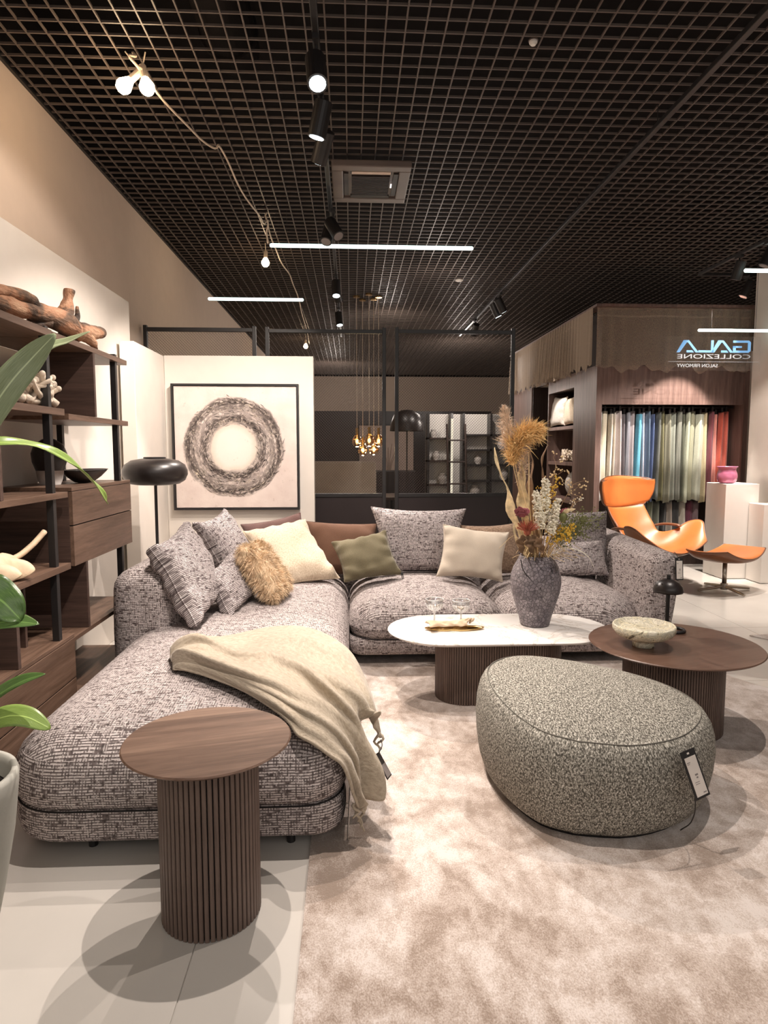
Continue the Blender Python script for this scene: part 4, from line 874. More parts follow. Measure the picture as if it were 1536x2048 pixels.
n = 48; P = np.zeros((4, n, 3))
for k in range(n):
    a = 2 * math.pi * k / n; rx = .158 + .012 * math.cos(2 * a); ry = .050 * (1 - .25 * math.exp(-((math.cos(a) + .1) / .25) ** 2))
    for j, (s, z) in enumerate(((.85, .0), (1.0, .010), (.97, .011), (.84, .003))): P[j, k] = (.585 + rx * s * math.cos(a), 3.665 + ry * s * math.sin(a), .4008 + z)
m = MB().grid(P, wv=True); m.f.append(tuple(reversed(range(n)))); m.f.append(tuple(range(3 * n, 4 * n))); obj('dish', m, M['gold'], ty, smooth=True); obj('rim', MB().tube([tuple(p) for p in P[1]] + [tuple(P[1][0])], .002, 6, cap=False), M['gold'], ty)
bt = thing('carved_ornament', 'pale carved wooden ornament lying across the brass tray', 'ornament', (.53, 3.665, .41))
P = np.zeros((14, 9, 3))
for i in range(14):
    for j in range(9):
        u = i / 13; v = j / 8; w = .022 + .028 * abs(u - .45) * 1.6
        w *= 1 + .35 * math.sin(u * 19 + 2 * v); P[i, j] = (.425 + .235 * u + .014 * math.sin(v * 11 + u * 3), 3.665 - .025 + .02 * u + (v - .5) * 2 * w, .425 + .022 * math.sin(v * math.pi) + .022 * abs(u - .5) + .014 * nz(u * 8, v * 5, 2))
obj('carved_sheet', MB().grid(P), M['carved'], bt, smooth=True, solid=.010, subsurf=1)
for k in range(3): obj('carved_curl', MB().tube(catmull([(.63 + .02 * k, 3.66, .438), (.645 + .02 * k, 3.65, .458), (.665 + .015 * k, 3.662, .462), (.66 + .015 * k, 3.675, .445)], 10), .006, 6), M['carved'], bt, smooth=True)

# ================================================================== VASE AND DRIED FLOWERS
VX, VY = 1.073, 3.75
vs = thing('vase', 'tall mauve grey crackled vase on the marble coffee table', 'vase', (VX, VY, .4005))
pr = [(0, 0), (.078, 0), (.084, .006), (.094, .05), (.118, .13), (.139, .20), (.146, .25), (.143, .30), (.128, .345), (.105, .385), (.096, .400), (.094, .412), (.086, .410), (.084, .395), (.10, .36), (.12, .30)]
obj('vase_body', MB().lathe(pr, 64, (VX, VY, .4005), cap=False), M['vase'], vs, smooth=True)
m = MB().lathe([(0, .36), (.105, .36)], 24, (VX, VY, .4005), cap=False); obj('filling', m, M['core'], vs)
obj('twine', MB().tube(catmull([(VX - .105, VY - .06, .795), (VX - .10, VY - .098, .74), (VX - .06, VY - .128, .69), (VX - .02, VY - .141, .655), (VX - .01, VY - .145, .64)], 14), .003, 6), M['core'], vs)
GRP = 'dried stems in the mauve vase'
def base(dx, dy=0): return np.array([VX + dx * .055, VY + dy * .055, .79])
def stem_thing(name, label, cat='dried flower', p=None): return thing(name, label, cat, tuple(p) if p is not None else (VX, VY, .79), GRP)
def plume(t, spine, width, mat, n=900, seed=0, nm='plume', drop=.02):
    r = np.random.default_rng(seed); sp = catmull(spine, 40); m = MB()
    for k in range(n):
        u = r.random(); i = min(38, int(u * 39)); p = sp[i] + (sp[i + 1] - sp[i]) * r.random(); tg = sp[i + 1] - sp[i]; tg /= np.linalg.norm(tg)
        w = width * math.sin(math.pi * min(1, .12 + u * .86)) ** .7; d = tg * .9 + r.normal(0, .55, 3); d /= np.linalg.norm(d); l = w * (.5 + r.random()); s = np.cross(d, r.normal(0, 1, 3)); s /= np.linalg.norm(s); s *= .0017
        q = p + r.normal(0, w * .16, 3); a = q + d * l * .5; b = q + d * l + np.array([0, 0, -drop * r.random()])
        m.add([q - s, q + s, a + s, a - s, b], [(0, 1, 2, 3), (3, 2, 4)])
    obj(nm, m, mat, t, kind='stuff'); 
def stemtube(t, pts, r=.0028, mat='straw', n=16): obj('stem', MB().tube(catmull(pts, n), r, 6), M[mat], t, smooth=True)
t = stem_thing('pampas_grass', 'pale upright pampas plume, tallest stem in the vase'); stemtube(t, [base(-.6), (.975, 3.76, 1.15), (.915, 3.76, 1.40), (.885, 3.75, 1.60)])
plume(t, [(.93, 3.76, 1.36), (.905, 3.76, 1.45), (.888, 3.755, 1.56), (.872, 3.75, 1.665)], .07, M['pampas_pale'], 1200, 1, drop=.0)
t = stem_thing('pampas_grass', 'golden pampas plume drooping over to the fabric cabinet'); stemtube(t, [base(-.3), (1.0, 3.72, 1.1), (.935, 3.72, 1.33), (.955, 3.71, 1.46), (1.04, 3.70, 1.53)])
plume(t, [(.92, 3.72, 1.34), (.925, 3.72, 1.42), (.965, 3.71, 1.49), (1.02, 3.705, 1.525), (1.065, 3.70, 1.535)], .095, M['pampas'], 2600, 2, drop=.03)
t = stem_thing('pampas_grass', 'short golden seed head on a straight stalk behind the drooping plume'); stemtube(t, [base(0, .3), (1.03, 3.76, 1.1), (1.02, 3.76, 1.41)], .004)
plume(t, [(.975, 3.76, 1.24), (.985, 3.76, 1.32), (1.005, 3.76, 1.41)], .04, M['pampas_pale'], 600, 3)
def ribbon(t, pts, w, mat, tw=0.0, nm='leaf', curl=.3):
    c = catmull(pts, 22); n = len(c); P = np.zeros((n, 5, 3))
    for i in range(n):
        u = i / (n - 1); tg = c[min(i + 1, n - 1)] - c[max(i - 1, 0)]; tg /= np.linalg.norm(tg); s = np.cross(tg, np.array([0, -1.0, 0])); s /= np.linalg.norm(s) + 1e-9; b = np.cross(s, tg); a = tw * u
        s2 = s * math.cos(a) + b * math.sin(a); b2 = np.cross(s2, tg); ww = w * math.sin(math.pi * min(.98, .06 + .92 * u)) ** .8 * (1 + .25 * math.sin(u * 17))
        for j in range(5): v = (j - 2) / 2; P[i, j] = c[i] + s2 * v * ww + b2 * (curl * ww * v * v + .2 * ww * math.sin(u * 21 + v))
    obj(nm, MB().grid(P), M[mat], t, smooth=True, solid=.0015)
t = stem_thing('dried_leaf', 'long twisted straw leaf bending out toward the oatmeal cushion'); ribbon(t, [base(-.9), (.985, 3.73, .93), (.925, 3.72, 1.06), (.895, 3.71, 1.20), (.835, 3.70, 1.32), (.808, 3.70, 1.435)], .030, 'dryleaf', 2.5); stemtube(t, [base(-.9), (.985, 3.73, .93), (.93, 3.72, 1.05)], .002)
t = stem_thing('dried_leaf', 'broad mottled straw leaf between the pampas stalks'); ribbon(t, [base(-.2), (1.0, 3.75, 1.05), (.985, 3.75, 1.22), (.975, 3.75, 1.36)], .030, 'dryleaf', 1.0); stemtube(t, [base(-.2), (1.0, 3.75, 1.05)], .002)
t = stem_thing('dried_leaf', 'brown curled leaf rising left of the cream spikes, hooked at its tip'); ribbon(t, [base(.1, .4), (1.06, 3.8, 1.1), (1.045, 3.8, 1.23), (1.06, 3.8, 1.33), (1.03, 3.8, 1.44)], .020, 'dryleaf_br', 2.2); stemtube(t, [base(.1, .4), (1.06, 3.8, 1.1)], .002)
t = stem_thing('dried_leaf', 'thin brown curled leaf standing above the cream spikes'); ribbon(t, [base(.2, .4), (1.10, 3.8, 1.1), (1.115, 3.8, 1.25), (1.105, 3.8, 1.36), (1.14, 3.8, 1.45)], .018, 'dryleaf_br', -2.0); stemtube(t, [base(.2, .4), (1.10, 3.8, 1.1)], .002)
t = stem_thing('dried_leaf', 'slender straw blade curling down over the vase front', ); ribbon(t, [base(-.9, -.7), (.985, 3.66, .83), (.93, 3.62, .90), (.905, 3.61, .98), (.91, 3.61, 1.02)], .008, 'dryleaf', .5); stemtube(t, [base(-.9, -.7), (1.0, 3.68, .815)], .002)
def spike(label, pts, seed, w=.026):
    t = stem_thing('delphinium', label); stemtube(t, [base(.2 + .2 * seed % .5, -.3)] + pts, .0025); r = np.random.default_rng(seed); c = catmull(pts, 60); m = MB()
    for i in range(14, 60):
        for k in range(7):
            d = r.normal(0, 1, 3); d[2] *= .5; d /= np.linalg.norm(d); ww = w * (1 - .45 * (i - 14) / 46); q = c[i] + d * ww * r.uniform(.4, 1); m.blob(q, .0075 * r.uniform(.7, 1.2), 5, 3, (1, 1, .7))
    obj('petals', m, M['petal'], t, kind='stuff')
spike('tallest cream flower spike, in the middle of the bunch', [(1.09, 3.70, .95), (1.10, 3.69, 1.10), (1.105, 3.70, 1.255)], 1, .040)
spike('cream flower spike on the pampas side of the tallest spike', [(1.07, 3.66, .93), (1.055, 3.65, 1.05), (1.035, 3.66, 1.18)], 2, .034)
spike('cream flower spike on the cabinet side of the tallest spike', [(1.105, 3.64, .90), (1.13, 3.63, 1.02), (1.16, 3.64, 1.14)], 3, .034)
def protea():
    t = stem_thing('protea', 'rusty red spiky protea head low in the bunch'); stemtube(t, [base(-.4, -.5), (1.0, 3.64, .88), (.985, 3.61, .96)], .005, 'twig'); c = np.array([.98, 3.61, .965]); m = MB(); r = np.random.default_rng(5)
    for k in range(240):
        a = r.uniform(0, 6.28); e = r.uniform(.25, 1.2); d = np.array([math.cos(a) * math.cos(e), math.sin(a) * math.cos(e), math.sin(e)]); s = np.cross(d, r.normal(0, 1, 3)); s /= np.linalg.norm(s); s *= .0016
        q = c + d * .012; b = c + d * (.06 + .016 * r.random()); m.add([q - s, q + s, b + s * .7, b - s * .7], [(0, 1, 2, 3)])
    obj('bristles', m, M['protea'], t, kind='stuff'); obj('heart', MB().blob(tuple(c), .022, 10, 6), M['protea'], t, smooth=True)
    for k in range(3): ribbon(t, [tuple(c + [-.02 + .02 * k, -.01, -.02]), tuple(c + [-.045 + .05 * k, -.03, -.06]), tuple(c + [-.03 + .06 * k, -.02, -.12])], .026, 'dryleaf_br', .4, 'bract')
protea()
t = stem_thing('dried_bloom', 'dusky pink papery bloom above the rusty protea'); stemtube(t, [base(-.5, -.3), (.98, 3.64, .95), (.955, 3.62, 1.04)], .003, 'twig')
for k in range(7):
    a = k * .9; c = np.array([.95, 3.62, 1.05]); ribbon(t, [tuple(c), tuple(c + [.02 * math.cos(a), .015 * math.sin(a), .025]), tuple(c + [.045 * math.cos(a), .03 * math.sin(a), .035 + .01 * (k % 3)])], .020, 'violet', .5, 'petal')
t = stem_thing('dried_bloom', 'green and pink bud beside the yellow sprays'); stemtube(t, [base(.5, -.3), (1.13, 3.66, .92), (1.19, 3.64, 1.03)], .003, 'twig'); obj('bud', MB().blob((1.19, 3.64, 1.045), .024, 10, 6, (1, 1, 1.3)), M['moss'], t, smooth=True)
for k in range(5): a = k * 1.26; ribbon(t, [(1.19, 3.64, 1.05), (1.19 + .025 * math.cos(a), 3.64 + .02 * math.sin(a), 1.08), (1.19 + .05 * math.cos(a) + .02, 3.64 + .03 * math.sin(a), 1.09)], .010, 'violet' if k % 2 else 'dryleaf', .3, 'petal')
def spray(name, label, tip, mats, seed, n=26, spread=.10, blob=.006, b0=(.6, 0)):
    t = stem_thing(name, label); r = np.random.default_rng(seed); b = base(*b0); tip = np.array(tip); mid = b + (tip - b) * .5 + np.array([.0, 0, .05]); sp = catmull([b, mid, tip], 20); stemtube(t, [b, mid, tip], .002, 'twig')
    m = MB(); f = MB()
    for k in range(n):
        p = sp[r.integers(8, 20)]; d = (tip - mid) / np.linalg.norm(tip - mid) * .5 + r.normal(0, .6, 3); d /= np.linalg.norm(d); q = p + d * spread * r.uniform(.4, 1); m.tube([p, (p + q) / 2 + r.normal(0, .006, 3), q], .0011, 4, cap=False)
        for _ in range(4): f.blob(q + r.normal(0, .010, 3), blob * r.uniform(.6, 1.2), 5, 3)
    obj('twigs', m, M[mats[0]], t, kind='stuff'); obj('florets', f, M[mats[1]], t, kind='stuff')
spray('mimosa', 'bright yellow bloom spray above the vase rim', (1.215, 3.64, .955), ('moss', 'yellow'), 11, 34, .07, .007)
spray('mimosa', 'ochre yellow spray behind the cream spikes', (1.17, 3.80, 1.20), ('twig', 'yellow'), 12, 22, .08, .006)
spray('dried_sprig', 'mossy green sprig reaching out toward the tweed cushion', (1.37, 3.70, 1.02), ('moss', 'moss'), 13, 80, .09, .0045)
spray('dried_sprig', 'olive sprig low beside the yellow bloom', (1.27, 3.70, .96), ('moss', 'moss'), 14, 70, .09, .0045)
spray('dried_sprig', 'brown twig with tiny seed heads, reaching the cabinet side', (1.29, 3.78, 1.22), ('twig', 'straw'), 15, 16, .10, .005)
spray('dried_sprig', 'brown twig with round seed heads at the top of the bunch', (1.20, 3.82, 1.34), ('twig', 'straw'), 16, 12, .07, .006)
spray('dried_sprig', 'thin brown twig below the tiny seed heads', (1.29, 3.75, 1.11), ('twig', 'petal'), 17, 12, .08, .004)
def grassfan():
    t = stem_thing('dried_grass', 'tuft of thin pale grass blades arching over the vase rim'); m = MB(); r = np.random.default_rng(21)
    for k in range(44):
        a = r.uniform(-3.3, .5); d = np.array([math.cos(a), math.sin(a) * .6, 0]); l = r.uniform(.08, .22); h = r.uniform(.03, .16); b = base(0) + d * .06 + np.array([0, 0, -.02]); m.tube(catmull([b, b + d * l * .4 + [0, 0, h], b + d * l + [0, 0, h * .55]], 8), .0013, 4, cap=False)
    obj('blades', m, M['straw'], t, kind='stuff')
    for p in ([(1.15, 3.70, .82), (1.24, 3.66, .865), (1.33, 3.64, .83), (1.37, 3.63, .76)], [(1.13, 3.68, .82), (1.2, 3.64, .87), (1.29, 3.62, .85), (1.33, 3.6, .82)]): obj('long_blade', MB().tube(catmull(p, 14), .003, 6, flat=.4), M['petal'], t)
grassfan()
# ================================================================== BOOKCASE
bk = thing('bookcase', 'open brown oak bookcase with black posts, drawers and divider boards along the left wall', 'bookcase', (-1.56, 3.2, 0))
XF, XB = -1.38, -1.755
def bx(n, b, m='shelf', **k): return obj(n, MB().box(*b), M[m], bk, bevel=.0015, **k)
bx('shelf', (XB, XF, 2.0, 3.19, 1.940, 1.972)); bx('shelf', (XB, XF, 3.195, 4.215, 1.940, 1.968))
bx('shelf', (XB, XF, 2.0, 3.29, 1.585, 1.617)); bx('shelf', (XB, XF, 3.335, 4.20, 1.568, 1.597))
bx('shelf', (XB, XF, 2.0, 3.285, 1.190, 1.218)); bx('shelf', (XB, XF, 2.0, 3.285, .838, .868))
bx('shelf', (XB, XF, 3.18, 4.22, .470, .492)); bx('shelf', (XB, XF, 3.30, 4.30, .130, .152))
bx('divider', (XB, XF, 3.675, 3.70, 1.598, 1.939), 'shelf_v'); bx('divider', (XB, XF, 2.665, 2.69, 1.219, 1.584), 'shelf_v'); bx('divider', (XB, XF, 3.470, 3.495, .493, .842), 'shelf_v'); bx('divider', (XB, XF, 2.735, 2.76, .512, .837), 'shelf_v')
bx('divider', (XB, XF - .12, 3.05, 3.07, .512, .837), 'shelf_v')
# upper drawer unit
def drawers(y0, y1, z0, z1, zm):
    bx('cabinet_body', (XB, XF - .018, y0, y1, z0, z1 - .018), 'shelf_v'); bx('cabinet_top', (XB, XF, y0, y1, z1 - .018, z1), 'shelf')
    for a, b in ((z0, zm - .003), (zm + .003, z1 - .021)):
        d = bx('drawer', (XF - .018, XF + .001, y0 + .001, y1 - .001, a, b)); obj('finger_groove', MB().box(XF - .0175, XF - .004, y0 + .004, y1 - .004, b, b + .0024), M['core'], d)
drawers(3.33, 4.20, .842, 1.235, 1.045); drawers(1.95, 3.29, .065, .512, .290)
for y in (2.35, 3.165, 4.06):
    for x in (XF - .028, XB + .022):
        bx('post', (x - .016, x + .016, y - .016, y + .016, .001, 1.985), 'black_metal')
# things on the shelves
def branch(mb, pts, rad, n=12, seed=0, bump=.25, steps=26):
    c = catmull(pts, steps); r = catmull([[x] * 3 for x in rad], steps)[:, 0]; b = mb.n; mb.tube(c, np.maximum(r, .002), n); 
    for i in range(b, mb.n):
        v = np.array(mb.v[i]); j = min(steps - 1, (i - b) // n); d = v - c[j]; k = 1 + bump * nz(v[0] * 26 + seed, v[1] * 26, v[2] * 26) + bump * .8 * nz(v[0] * 9, v[1] * 9 + seed, v[2] * 9); mb.v[i] = tuple(c[j] + d * k)
m = MB()
branch(m, [(-1.50, 2.55, 2.00), (-1.48, 2.85, 2.035), (-1.47, 3.05, 2.05), (-1.45, 3.25, 2.06), (-1.43, 3.45, 2.05), (-1.42, 3.62, 2.03)], (.045, .05, .05, .048, .06, .05), seed=1)
branch(m, [(-1.46, 2.70, 2.045), (-1.44, 2.95, 2.09), (-1.43, 3.12, 2.09), (-1.44, 3.2, 2.06)], (.020, .024, .024, .014), seed=2)
branch(m, [(-1.43, 3.44, 2.07), (-1.425, 3.47, 2.13), (-1.42, 3.49, 2.18), (-1.418, 3.50, 2.225)], (.05, .035, .024, .030), seed=3)
branch(m, [(-1.42, 3.52, 2.07), (-1.41, 3.56, 2.10), (-1.41, 3.57, 2.16)], (.03, .018, .008), 8, 4)
branch(m, [(-1.42, 3.55, 2.04), (-1.41, 3.70, 2.05), (-1.40, 3.84, 2.075), (-1.40, 3.92, 2.08)], (.05, .045, .035, .012), seed=5)
branch(m, [(-1.41, 3.60, 2.04), (-1.40, 3.70, 2.01), (-1.40, 3.76, 1.985), (-1.40, 3.79, 1.977)], (.045, .030, .016, .007), seed=6)
branch(m, [(-1.44, 3.3, 2.03), (-1.47, 3.2, 2.0), (-1.50, 3.08, 1.982)], (.035, .022, .010), seed=7); branch(m, [(-1.42, 3.5, 2.02), (-1.47, 3.5, 1.995), (-1.52, 3.48, 1.982)], (.035, .022, .009), seed=8)
tag(obj('driftwood', m, M['driftwood'], smooth=True, subsurf=1), 'gnarled brown driftwood branch lying on top of the bookcase', 'driftwood')
def coral(label, c, w, d, h, n, seed, group=None):
    m = MB(); r = np.random.default_rng(seed); c = np.array(c)
    for k in range(n):
        p = c + np.array([r.uniform(-d, d), r.uniform(-w, w) * .7, .02]); e = c + np.array([r.uniform(-d, d), r.uniform(-w, w), h * r.uniform(.55, 1)]); q = (p + e) / 2 + r.normal(0, .015, 3)
        branch(m, [p, q, e], (.017, .012, .013), 7, seed + k, .4, 8); m.blob(e, .0145, 7, 5)
        for _ in range(2): f = q + np.array([r.normal(0, .02), r.normal(0, .03), r.uniform(.0, .03)]); branch(m, [q, (q + f) / 2, f + (f - q) * .6], (.011, .010, .010), 6, seed, .4, 5)
    m.blob(c + [0, 0, .024], .045, 10, 6, (1, 1.3, .5))
    return tag(obj('coral', m, M['coral'], smooth=True), label, 'coral', group)
coral('branching bleached coral on the upper shelf of the bookcase', (-1.47, 3.14, 1.618), .20, .07, .16, 46, 3)
v = thing('shelf_vase', 'dark topped vase with a pale rough foot behind the near bookcase post', 'vase', (-1.60, 3.56, 1.236)); c = (-1.60, 3.60, 1.2365)
obj('foot', MB().lathe([(.05, 0), (.062, .03), (.068, .075)], 28, c), M['ceramic'], v, smooth=True); obj('vase_body', MB().lathe([(.068, .075), (.084, .12), (.088, .165), (.072, .21), (.035, .238), (.022, .243), (.020, .235)], 28, c, cap=False), M['ceramic_dark'], v, smooth=True)
n = 28; P = np.zeros((9, n, 3))
for i, (s, z) in enumerate(((.25, .001), (.42, .004), (.72, .032), (.95, .062), (1, .072), (.97, .072), (.9, .06), (.6, .028), (.01, .02))):
    for k in range(n): a = 2 * math.pi * k / n; rr = s * (1 if math.sin(a) < .2 else 1 + .25 * (math.sin(a) - .2)); P[i, k] = (-1.52 + .10 * rr * math.cos(a), 3.83 + .17 * rr * math.sin(a) * (1.25 if math.sin(a) > 0 else 1), 1.2360 + z)
bo = thing('shelf_bowl', 'black boat-shaped bowl with a pointed tip on the upper drawer unit', 'bowl', (-1.52, 3.83, 1.236)); obj('bowl_body', MB().grid(P, wv=True), M['ceramic_dark'], bo, smooth=True)
obj('rim', MB().tube([tuple(p) for p in P[4]] + [tuple(P[4][0])], .002, 6, cap=False), M['ceramic_dark'], bo, smooth=True)
lf = thing('carved_leaf', 'pale carved wooden leaf with a thick stem on the lower bookcase shelf', 'ornament', (-1.50, 2.85, .869))
P = np.zeros((22, 15, 3))
for i in range(22):
    for j in range(15):
        u = i / 21; v = (j / 14 - .5) * 2; w = .15 * math.sin(math.pi * min(1, .1 + .86 * (1 - u))) ** .6 * (1 + .42 * math.cos(u * 15) * abs(v) ** 2)
        P[i, j] = (-1.50 + v * w * .75 + .02, 2.52 + .42 * u, .895 + .10 * (1 - v * v) * math.sin(math.pi * (.25 + .6 * u)) + .030 * abs(v) ** 2 * math.cos(u * 15) * .6 + .014 * math.sin(abs(v) * 9 - u * 14))
P[:, :, 2] = np.maximum(P[:, :, 2], .8745)
obj('blade', MB().grid(P), M['carved'], lf, smooth=True, solid=.010, subsurf=1)
obj('stem', MB().tube(catmull([(-1.48, 2.80, .968), (-1.465, 2.92, .952), (-1.44, 3.02, .99), (-1.415, 3.10, 1.045)], 16), [.010] * 4 + [.013] * 12, 12), M['carved'], lf, smooth=True)

# ================================================================== FLOOR LAMP
LX, LY = -1.385, 4.75
fp_ = thing('floor_lamp', 'black floor lamp with a flattened round shade beside the bookcase end', 'floor lamp', (LX, LY, 0))
obj('base', MB().lathe([(.0, .001), (.035, .001), (.035, .014), (.012, .02)], 40, (LX, LY, 0)), M['black_metal'], fp_, smooth=False); obj('pole', MB().tube([(LX, LY, .015), (LX, LY, 1.24)], .011, 12), M['black_metal'], fp_)
pr = [(.0, .003), (.12, .003), (.165, .010), (.205, .035), (.222, .075), (.222, .105), (.205, .145), (.16, .175), (.10, .186), (.082, .188), (.08, .180), (.0, .178)]
obj('shade', MB().lathe(pr, 56, (LX, LY, 1.172), cap=False), M['ceramic_dark'], fp_, smooth=True); obj('shade_cap', MB().lathe([(.076, .178), (.076, .197), (.070, .199), (0, .199)], 40, (LX, LY, 1.172), cap=False), M['black_metal'], fp_)

# ================================================================== PAINTING
pa = thing('painting', 'square abstract painting of a rough grey brown ring, framed in black', 'painting', (-1.02, 5.97, .89))
PXc, PZc = -1.0185, 1.443
cv = obj('canvas', MB().box(-.515, .555, -.006, .006, -.535, .535), M['canvas']); cv.location = (PXc - .02, 5.955, PZc); attach(cv, pa)
for b in ((-.557, .557, .540, .557), (-.557, .557, -.557, -.540)): obj('frame', MB().box(PXc + b[0], PXc + b[1], 5.935, 5.995, PZc + b[2], PZc + b[3]), M['black_metal'], pa)
for a in (-.557, .540): obj('frame', MB().box(PXc + a, PXc + a + .017, 5.935, 5.995, PZc - .540, PZc + .540), M['black_metal'], pa)
r = np.random.default_rng(9); CX_, CZ_ = PXc - .02, PZc   # thick paint strokes standing proud of the canvas
for nm, col, cnt, lw in (('dark_strokes', (.035, .028, .027), 420, .0030), ('grey_strokes', (.15, .115, .10), 300, .0036), ('ivory_strokes', (.66, .57, .46), 420, .0030)):
    m = MB()
    for k in range(cnt):
        a = r.uniform(0, 6.283); q = r.choice([r.normal(.265, .020), r.normal(.405, .020), r.uniform(.23, .43)], p=(.3, .35, .35)); l = r.uniform(.008, .05) / max(q, .1); w = lw * r.uniform(.5, 1.3); tl_ = r.normal(0, .012)
        if nm == 'ivory_strokes': q = r.choice([r.normal(.35, .03), r.normal(.41, .015), r.normal(.24, .015)]); l *= .6
        pts = [(CX_ + (q + tl_ * s) * math.cos(a + l * s), 5.9475, CZ_ + (q + tl_ * s) * math.sin(a + l * s)) for s in (0, .5, 1)]; m.tube(pts, [w * .5, w, w * .4], 5, flat=.6)
    obj(nm, m, plain('paint_' + nm, col, .7, var=.3, vs=30), pa, kind='stuff')

# ================================================================== POTTED PLANT
px, py = -1.125, 1.80
pl = thing('potted_plant', 'broad leaved green plant in a pale concrete planter, in front of the bookcase', 'plant', (px, py, 0))
obj('planter', MB().lathe([(.0, .001), (.085, .001), (.10, .02), (.135, .18), (.165, .34), (.180, .47), (.183, .505), (.178, .520), (.165, .518), (.158, .50), (.150, .45)], 56, (px, py, 0), cap=False), M['planter'], pl, smooth=True)
obj('soil', MB().lathe([(0, .46), (.153, .46)], 32, (px, py, 0), cap=False), M['soil'], pl)
def leaf(pts, w, mat, up=(0, 0, 1), fold=.25, wav=.0, tip=.75):
    c = catmull(pts, 24); n = 24; P = np.zeros((n, 9, 3)); uv = []
    for i in range(n):
        u = i / (n - 1); tg = c[min(i + 1, n - 1)] - c[max(i - 1, 0)]; tg /= np.linalg.norm(tg); s = np.cross(tg, np.array(up, float)); s /= np.linalg.norm(s) + 1e-9; b = np.cross(s, tg); ww = w * math.sin(math.pi * min(.995, .05 + .945 * u)) ** tip
        for j in range(9): v = (j - 4) / 4; P[i, j] = c[i] + s * v * ww + b * (fold * ww * abs(v) + wav * math.sin(u * 19 + v * 2) * abs(v)); uv.append((j / 8, u))
    o = obj('leaf', MB().grid(P), M[mat], pl, smooth=True, uv=uv, solid=.0018)
def stalk(pts, r=.006): obj('stalk', MB().tube(catmull(pts, 14), r, 8), M['stalk'], pl, smooth=True)
r0 = (px, py, .52)
leaf([(-1.10, 1.93, 1.36), (-1.06, 1.96, 1.48), (-.99, 1.98, 1.60), (-.92, 2.0, 1.69), (-.855, 2.0, 1.755)], .044, 'leaf_pale', (.6, -1, .5), .2, tip=.6); stalk([r0, (-1.12, 1.85, 1.0), (-1.10, 1.93, 1.36)])
leaf([(-1.06, 2.10, 1.64), (-.97, 2.18, 1.735), (-.90, 2.2, 1.765), (-.832, 2.2, 1.797)], .032, 'leaf_pale', (.2, -.5, 1), .2); stalk([r0, (-1.13, 1.95, 1.1), (-1.06, 2.10, 1.64)])
leaf([(-1.13, 2.02, 1.36), (-1.06, 2.02, 1.60), (-1.02, 2.02, 1.63), (-.985, 2.02, 1.625)], .03, 'leaf', (.2, -.5, 1), .2); stalk([r0, (-1.14, 1.9, 1.0), (-1.13, 2.02, 1.36)], .005)
leaf([(-1.10, 1.96, 1.43), (-1.02, 2.0, 1.442), (-.94, 2.08, 1.425), (-.885, 2.18, 1.365), (-.853, 2.28, 1.285), (-.842, 2.32, 1.235)], .022, 'leaf_lime', (.2, -.7, 1), .3, .004, .5); stalk([r0, (-1.11, 1.88, 1.1), (-1.10, 1.96, 1.43)], .005)
leaf([(-1.14, 1.88, 1.00), (-1.06, 1.9, 1.015), (-1.0, 1.9, .995), (-.945, 1.9, .935)], .062, 'leaf', (.25, -.8, .55), .15, .006, .5); stalk([r0, (-1.11, 1.84, .8), (-1.10, 1.88, 1.0)])
leaf([(-1.09, 1.88, .90), (-1.02, 1.9, .925), (-.96, 1.9, .93), (-.895, 1.9, .923)], .034, 'leaf', (0, -.6, 1), .25); stalk([r0, (-1.10, 1.84, .7), (-1.09, 1.88, .90)])
leaf([(-1.09, 1.88, .66), (-1.02, 1.9, .715), (-.95, 1.9, .755), (-.884, 1.9, .776)], .026, 'leaf', (.1, -.5, 1), .3); stalk([r0, (-1.09, 1.84, .6), (-1.09, 1.88, .66)])
leaf([(-1.09, 1.86, .60), (-1.02, 1.89, .648), (-.95, 1.9, .65), (-.878, 1.9, .612)], .036, 'leaf_lime', (.1, -.75, 1), .1, tip=.55); stalk([r0, (-1.085, 1.83, .57), (-1.09, 1.86, .60)])
leaf([(-1.12, 1.75, .70), (-1.2, 1.7, .9), (-1.3, 1.68, 1.05)], .06, 'leaf'); leaf([(-1.13, 1.7, .7), (-1.25, 1.55, .8), (-1.38, 1.5, .85)], .06, 'leaf')
# ================================================================== ORANGE LOUNGE CHAIR
def shellgrid(rows, ncol=21):
    """rows: (forward, height, half width, edge lift along normal, lift power)"""
    rows = np.array(rows, float); c = catmull(rows, 40); P = np.zeros((40, ncol, 3))
    for i in range(40):
        f, z, w, e, k = c[i]; g = c[min(i + 1, 39)] - c[max(i - 1, 0)]; tg = np.array([g[0], g[1]]); tg /= np.linalg.norm(tg) + 1e-9; nr = np.array([-tg[1], tg[0]])
        if nr[0] < 0 and abs(nr[0]) > abs(nr[1]): nr = -nr
        if abs(nr[1]) > abs(nr[0]) and nr[1] < 0: nr = -nr
        for j in range(ncol):
            v = math.sin((j / (ncol - 1) - .5) * math.pi); q = e * abs(v) ** max(1.2, k); P[i, j] = (v * w, -(f + nr[0] * q), z + nr[1] * q)
    return P
ch = thing('lounge_chair', 'orange leather wing lounge chair with a swooping seat, in front of the hanging fabrics', 'armchair', (3.15, 6.85, 0))
CM = Matrix.Translation((3.12, 6.95, 0)) @ Matrix.Rotation(R(30), 4, 'Z')
def place(mb): mb.v = [tuple(CM @ Vector(v)) for v in mb.v]; return mb
